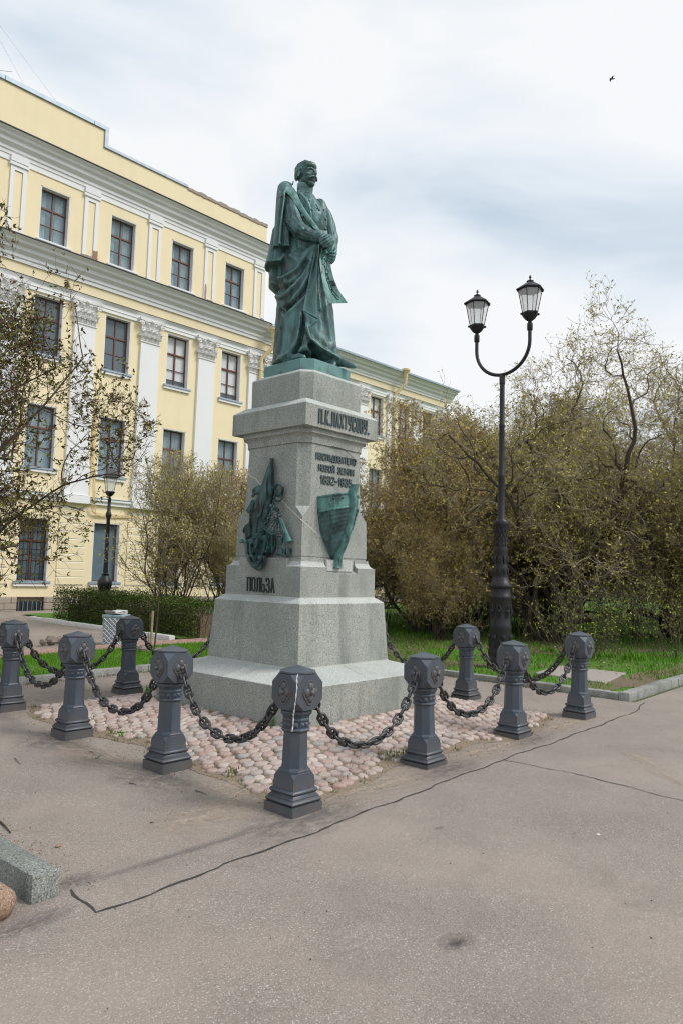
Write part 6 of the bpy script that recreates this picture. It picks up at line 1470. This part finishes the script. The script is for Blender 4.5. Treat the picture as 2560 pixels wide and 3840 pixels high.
# bushes behind the hedge on the left
C_ = make_shrub(31, 4.9, 2.1, 10, dict(PB, len=[4, 1.6, .8, .36], kink=[.12, .2, .28, .36], up=[.09, .12, .12, .12], k=[12, 8, 6], leaf=.26), 'leaf_olive', 'bark', 'twig', leafsize=.022, per=2, r0=.032, spread=.42, label='olive bush rising in front of the building, right of the small lamp', group='bushes behind the hedge')
place(C_, 5.3, 10.0, 0.5)
again(C_, 6.9, 8.9, 2.5, 1.02, 'brownish bush touching the left edge of the pedestal', leaf='leaf_gold')
again(C_, 7.6, 10.8, 4.0, 1.0, 'bush behind the two in front of the building')
again(C_, 6.2, 8.0, 5.2, .62, 'low bush over the bench beside the pedestal', leaf='leaf_olive')
# lilac branches coming in from the left
PLl = dict(PB, n=[22, 12, 8, 5], kink=[.16, .24, .30, .32], up=[.03, .02, .04, .07], len=[6, 2.4, 1.2, .5], k=[14, 10, 8], rmin=.0038, leaf=.24)
Ll = make_shrub(47, 7.6, 3.5, 11, PLl, 'leaf_brown', 'twig_dark', 'twig_dark', leafsize=.028, per=4, spread=.60, r0=.055, z0=1.2, lump=.18, label='dark lilac bush with brown buds reaching in from the left edge', cat='bush', name='lilac_bush')
place(Ll, -2.75, 5.6, 2.1)
again(Ll, -3.7, 5.2, 4.6, .93, 'denser dark bush further left, mostly cut by the left edge of the picture')
# sapling beside the stake
Sp_ = make_shrub(5, 2.9, 1.1, 1, dict(PB, n=[16, 8, 6], k=[7, 5], len=[2.6, 1.0, .45], start=[.35, .2], kink=[.05, .12, .2], leaf_lvl=2, leaf=.15), 'leaf_young', 'twig_dark', 'twig', leafsize=.018, per=1, spread=.03, r0=.020, z0=-1, label='thin bare sapling tied beside the wooden stake on the lawn', cat='sapling', name='sapling')
place(Sp_, 1.92, 5.78)
Sp2 = copy_tree(Sp_); place(Sp2, 2.55, 6.9, 2.2, .42, 'tiny leafless shrub behind the litter bin')
# thin shoots low at the right
Sh2 = make_shrub(77, 1.7, 1.3, 26, dict(PB, n=[12, 5, 4], k=[6, 2], len=[1.5, .5, .25], start=[.2, .2], kink=[.10, .18, .2], leaf=.28, leaf_lvl=1), 'leaf_young', 'twig_dark', 'twig_dark', leafsize=.018, per=2, spread=.75, r0=.008, z0=-1, label='thin shoots with fresh leaves in front of the large olive tree', cat='shoots', name='young_shoots', group='young shoots')
place(Sh2, 7.6, .0)
o = copy_tree(Sh2); place(o, 9.5, -1.2, 1.5, 1.15, 'thin leafy shoots arching over the lawn near the right edge')
# brown thicket of upright stems low behind the bushes
rs = np.random.RandomState(3); T = []; lv = []
for k in range(750):
    x = rs.uniform(8.5, 24); y = rs.uniform(-.5, 13); 
    if y > 5 and x < 10: continue
    z = gz(x, y); a = rs.normal(0, .28, 2); p = np.array([x, y, z]); d = np.array([a[0], a[1], 1.0])
    for i in range(int(rs.uniform(4, 10))):
        q = p+d*.28; d = d+rs.normal(0, .12, 3); T.append((*p, *q, .009*(1-i*.07), .009*(1-(i+1)*.07))); p = q
        if rs.rand() < .6: e = p+rs.normal(0, .16, 3); T.append((*p, *e, .005, .003)); lv.append((*e, *(d)))
th_ = empty('undergrowth', (0, 0, 0)); tag(th_, 'brown undergrowth of thin upright stems below the right bushes', 'undergrowth'); th_['kind'] = 'stuff'
o = link('stems', seg_mesh('stems', T, 3), M['twig_dark'], th_); o['kind'] = 'stuff'; o = link('leaf_buds', leaf_mesh('leaf_buds', lv, .03, 2, 5), M['leaf_olive'], th_); o['kind'] = 'stuff'
# hedge
rs = np.random.RandomState(6); lv = []; T = []
def hedge_h(x, y): return .80+.05*math.sin(y*2.1)+.04*math.sin(x*3+y*5)
for k in range(26000):
    y = rs.uniform(7.0, 13.5); x = rs.uniform(3.78, 5.3)+.08*math.sin(y*1.7)
    if rs.rand() < .55: x = 3.78+abs(rs.normal(0, .10))+.08*math.sin(y*1.7); z = rs.uniform(.06, hedge_h(x, y))
    else: z = hedge_h(x, y)-abs(rs.normal(0, .07))
    if rs.rand() < .10: z = hedge_h(x, y)+rs.uniform(0, .14)
    lv.append((x, y, gz(x, y)+z, rs.normal(), rs.normal(), .6))
for k in range(2600):
    y = rs.uniform(7.0, 13.5); x = rs.uniform(3.85, 5.2); z = rs.uniform(.0, .6); p = np.array([x, y, gz(x, y)+z]); q = p+rs.normal(0, .10, 3)+np.array([0, 0, .25]); T.append((*p, *q, .006, .003))
hg = empty('hedge', (0, 0, 0)); tag(hg, 'low clipped dark green hedge behind the whitewashed kerb', 'hedge')
o = link('leaves', leaf_mesh('leaves', lv, .026, 1, 4, elong=1.6), M['leaf_hedge'], hg); o['kind'] = 'stuff'; o = link('stems', seg_mesh('stems', T, 3), M['twig_dark'], hg); o['kind'] = 'stuff'
MB().box(4.05, 5.0, 7.2, 13.2, .0, .60).build('inner_mass', M['soil'], hg)
# ---------------------------------------------------------------- grass
def blades(name, pts, h, wd, mat, seed, label=None, cat=None):
    rs = np.random.RandomState(seed); A = np.array(pts, float); n = len(A); a = rs.rand(n)*6.28; hh = h*rs.uniform(.45, 1.3, n); ln = rs.normal(0, .35, (n, 2))*hh[:, None]; w_ = wd*rs.uniform(.6, 1.3, n)
    dx, dy = np.cos(a)*w_, np.sin(a)*w_
    V = np.zeros((n, 3, 3)); V[:, 0] = A+np.stack([dx, dy, 0*dx], 1); V[:, 1] = A-np.stack([dx, dy, 0*dx], 1); V[:, 2] = A+np.stack([ln[:, 0], ln[:, 1], hh], 1)
    F = np.arange(n*3).reshape(-1, 3); o = link(name, np_mesh(name, V.reshape(-1, 3), F), M[mat]); o['kind'] = 'stuff'; return o
rs = np.random.RandomState(9); pts = []
for k in range(42000):
    x, y = rs.uniform(-1.8, 3.84), rs.uniform(3.97, 6.4)
    if math.sin(x*2.3)*math.sin(y*3.1+x)+rs.normal(0, .4) < -.75: continue
    pts.append((x, y, gz(x, y)+.035))
blades('grass', pts, .055, .0045, 'grass', 1)
pts = []
for k in range(60000):
    x = rs.uniform(11, 30) if rs.rand() < .55 else rs.uniform(4.05, 11); y = rs.uniform(-2.15, 10)
    if x < 11 and (math.sin(x*1.9+1)*math.sin(y*2.3)+rs.normal(0, .35)) < -.35: continue
    if 4.8 < x < 6.3 and -1.68 < y < -.22: continue
    pts.append((x, y, gz(x, y)+(.03)))
blades('grass', pts, .10, .008, 'grass', 2)
pts = []                                                  # weeds in the joints and along the edges
for k in range(420):
    a = rs.rand()*6.28; r_ = edge_r(a)-abs(rs.normal(0, .35)); x, y = r_*math.cos(a), r_*math.sin(a)
    if max(abs(x), abs(y)) < 1.25 or x+y > 1.5: continue
    for j in range(rs.randint(4, 18)): xx, yy = x+rs.normal(0, .02), y+rs.normal(0, .02); pts.append((xx, yy, gz(xx, yy)+mound(xx, yy)))
for k in range(260):
    t = rs.rand(); x, y = (rs.uniform(-1.9, 3.7), 3.83-abs(rs.normal(0, .05))) if t < .6 else (KX-abs(rs.normal(0, .04)), rs.uniform(-2, 3.7))
    for j in range(rs.randint(4, 12)): xx, yy = x+rs.normal(0, .03), y+rs.normal(0, .015); pts.append((xx, yy, gz(xx, yy)))
blades('weeds', pts, .035, .004, 'drygrass', 3)
gl = []                                                   # grit and leaf crumbs swept against posts, joints and kerbs
for k in range(5200):
    u = rs.rand()
    if u < .5: a = rs.rand()*6.28; r_ = edge_r(a)+rs.normal(0.05, .16); x, y = r_*math.cos(a), r_*math.sin(a)
    elif u < .75: x, y = rs.uniform(-1.9, 3.8), 3.8-abs(rs.normal(0, .12))
    elif u < .85: x, y = -4.0+abs(rs.normal(0, .12)), rs.uniform(-2.5, 1.2)
    else: x, y = rs.uniform(-5, 4), rs.uniform(-5.5, 3)
    if max(abs(x), abs(y)) < 1.2: continue
    gl.append((x, y, gz(x, y)+mound(x, y)+.009, rs.normal(), rs.normal(), 0))
me = leaf_mesh('grit', gl, .007, 1, 9, along=2.0, elong=1.7); o = link('grit', me, M['litter']); o['kind'] = 'stuff'
lv = []
for k in range(9000):
    x, y = rs.uniform(4.4, 12), rs.uniform(-1.9, 8)
    if math.sin(x*1.3+2)*math.sin(y*1.1) < -.1: continue
    x, y = x, y; lv.append((x, y, gz(x, y)+.045, 1, 0, 0))
A_ = np.array(lv); me = leaf_mesh('fallen_leaves', lv, .028, 1, 6, along=2.0); o = link('fallen_leaves', me, M['litter']); o['kind'] = 'stuff'
def tuft(x, y, h, n, mat, label, seed, wd=.006, spread=.03, fern=False):
    rs = np.random.RandomState(seed); z = gz(x, y)+mound(x, y) if max(abs(x), abs(y)) < 2.4 else gz(x, y); b = MB()
    for k in range(n):
        a = rs.rand()*6.28; t = abs(rs.normal(0, .45)); L_ = h*rs.uniform(.5, 1.15); px_, py_ = rs.normal(0, spread, 2); dx, dy = math.cos(a)*math.sin(t), math.sin(a)*math.sin(t); w_ = wd*rs.uniform(.7, 1.3)
        sx_, sy_ = -math.sin(a)*w_, math.cos(a)*w_; z1 = L_*.55*math.cos(t*.6); z2 = L_*math.cos(t)*.95
        b.add([(px_-sx_, py_-sy_, 0), (px_+sx_, py_+sy_, 0), (px_+dx*L_*.4+sx_*.9, py_+dy*L_*.4+sy_*.9, z1), (px_+dx*L_*.4-sx_*.9, py_+dy*L_*.4-sy_*.9, z1), (px_+dx*L_, py_+dy*L_, z2)], [(0, 1, 2, 3), (3, 2, 4)])
    o = b.build('weed_tuft', M[mat], loc=(x, y, z), ); return tag(o, label, 'weed', 'weed tufts among the cobbles')
P = gpt(1028, 2722, .135); tuft(P[0], P[1], .17, 70, 'grass', 'bright green weed growing at the pedestal corner behind the nearest bollard', 2, .007, .035)
P = gpt(875, 2890, .04); tuft(P[0], P[1], .07, 40, 'drygrass', 'short yellowish tuft among the cobbles left of the nearest bollard', 3)
P = gpt(462, 2745, .04); tuft(P[0], P[1], .04, 60, 'grass', 'flat green patch of weed between the two left bollards', 4, .007, .06)
P = gpt(560, 2590, .05); tuft(P[0], P[1], .10, 45, 'grass', 'green weed at the corner of the base slab behind the left bollard', 5)
P = gpt(1450, 2855); tuft(P[0], P[1], .08, 60, 'drygrass', 'dry grassy tuft left of the first right bollard', 6, .003, .06)
P = gpt(1500, 2850); tuft(P[0], P[1], .09, 60, 'drygrass', 'dry grassy tuft touching the first right bollard', 7, .003, .06)
for k, (px_, py_, h) in enumerate([(2260, 2470, .16), (2370, 2480, .20), (2060, 2450, .14)]):
    P = gpt(px_, py_); tuft(P[0], P[1], h, 110, 'grass', ('left of the three green tufts behind the right kerb slab', 'larger green tuft near the right end of the kerb slab', 'low green tuft beside the tall lamp foot')[k], 20+k, .012, .09)
# fallen twigs
def twig(px1, py1, px2, py2, label, rad=.004):
    a, c = gpt(px1, py1), gpt(px2, py2); a, c = Vector(a)+Vector((0, 0, .006)), Vector(c)+Vector((0, 0, .006)); m_ = a.lerp(c, .5)+Vector((rnd.uniform(-.015, .015), rnd.uniform(-.015, .015), .004))
    tag(MB().tube([a, m_, c], [rad, rad*.8, rad*.5], 5).build('fallen_twig', M['twig_dark'], smooth=60), label, 'twig', 'twigs lying on the asphalt')
twig(733, 2968, 775, 2984, 'dark bent twig on the sandy asphalt left of the nearest bollard', .005)
twig(563, 3089, 578, 3091, 'short twig lying alone in the middle of the left asphalt'); twig(486, 2941, 511, 2946, 'pale thin twig left of the dark bent one'); twig(333, 2823, 352, 2829, 'short twig before the second left bollard'); twig(358, 2850, 380, 2834, 'small crooked twig nearest the first left bollard', .003)
twig(0, 3085, 40, 3128, 'green twig poking in at the left edge above the kerb block', .007); twig(55, 2845, 78, 2870, 'forked twig on the asphalt near the left edge', .003)
P = gpt(218, 3178); o = MB().ball((0, 0, 0), .014, 8, 6, (1.5, .8, .6)).build('bark_chip', M['brick'], smooth=60, loc=(P[0], P[1], P[2]+.008)); tag(o, 'small reddish brown chip on the asphalt by the kerb block', 'chip')
P = gpt(2242, 3132); o = MB().ball((0, 0, 0), .012, 8, 6, (1.5, 1, .35)).build('pebble', M['whitekerb'], smooth=60, loc=(P[0], P[1], P[2]+.003)); tag(o, 'white flat pebble on the right asphalt', 'pebble')
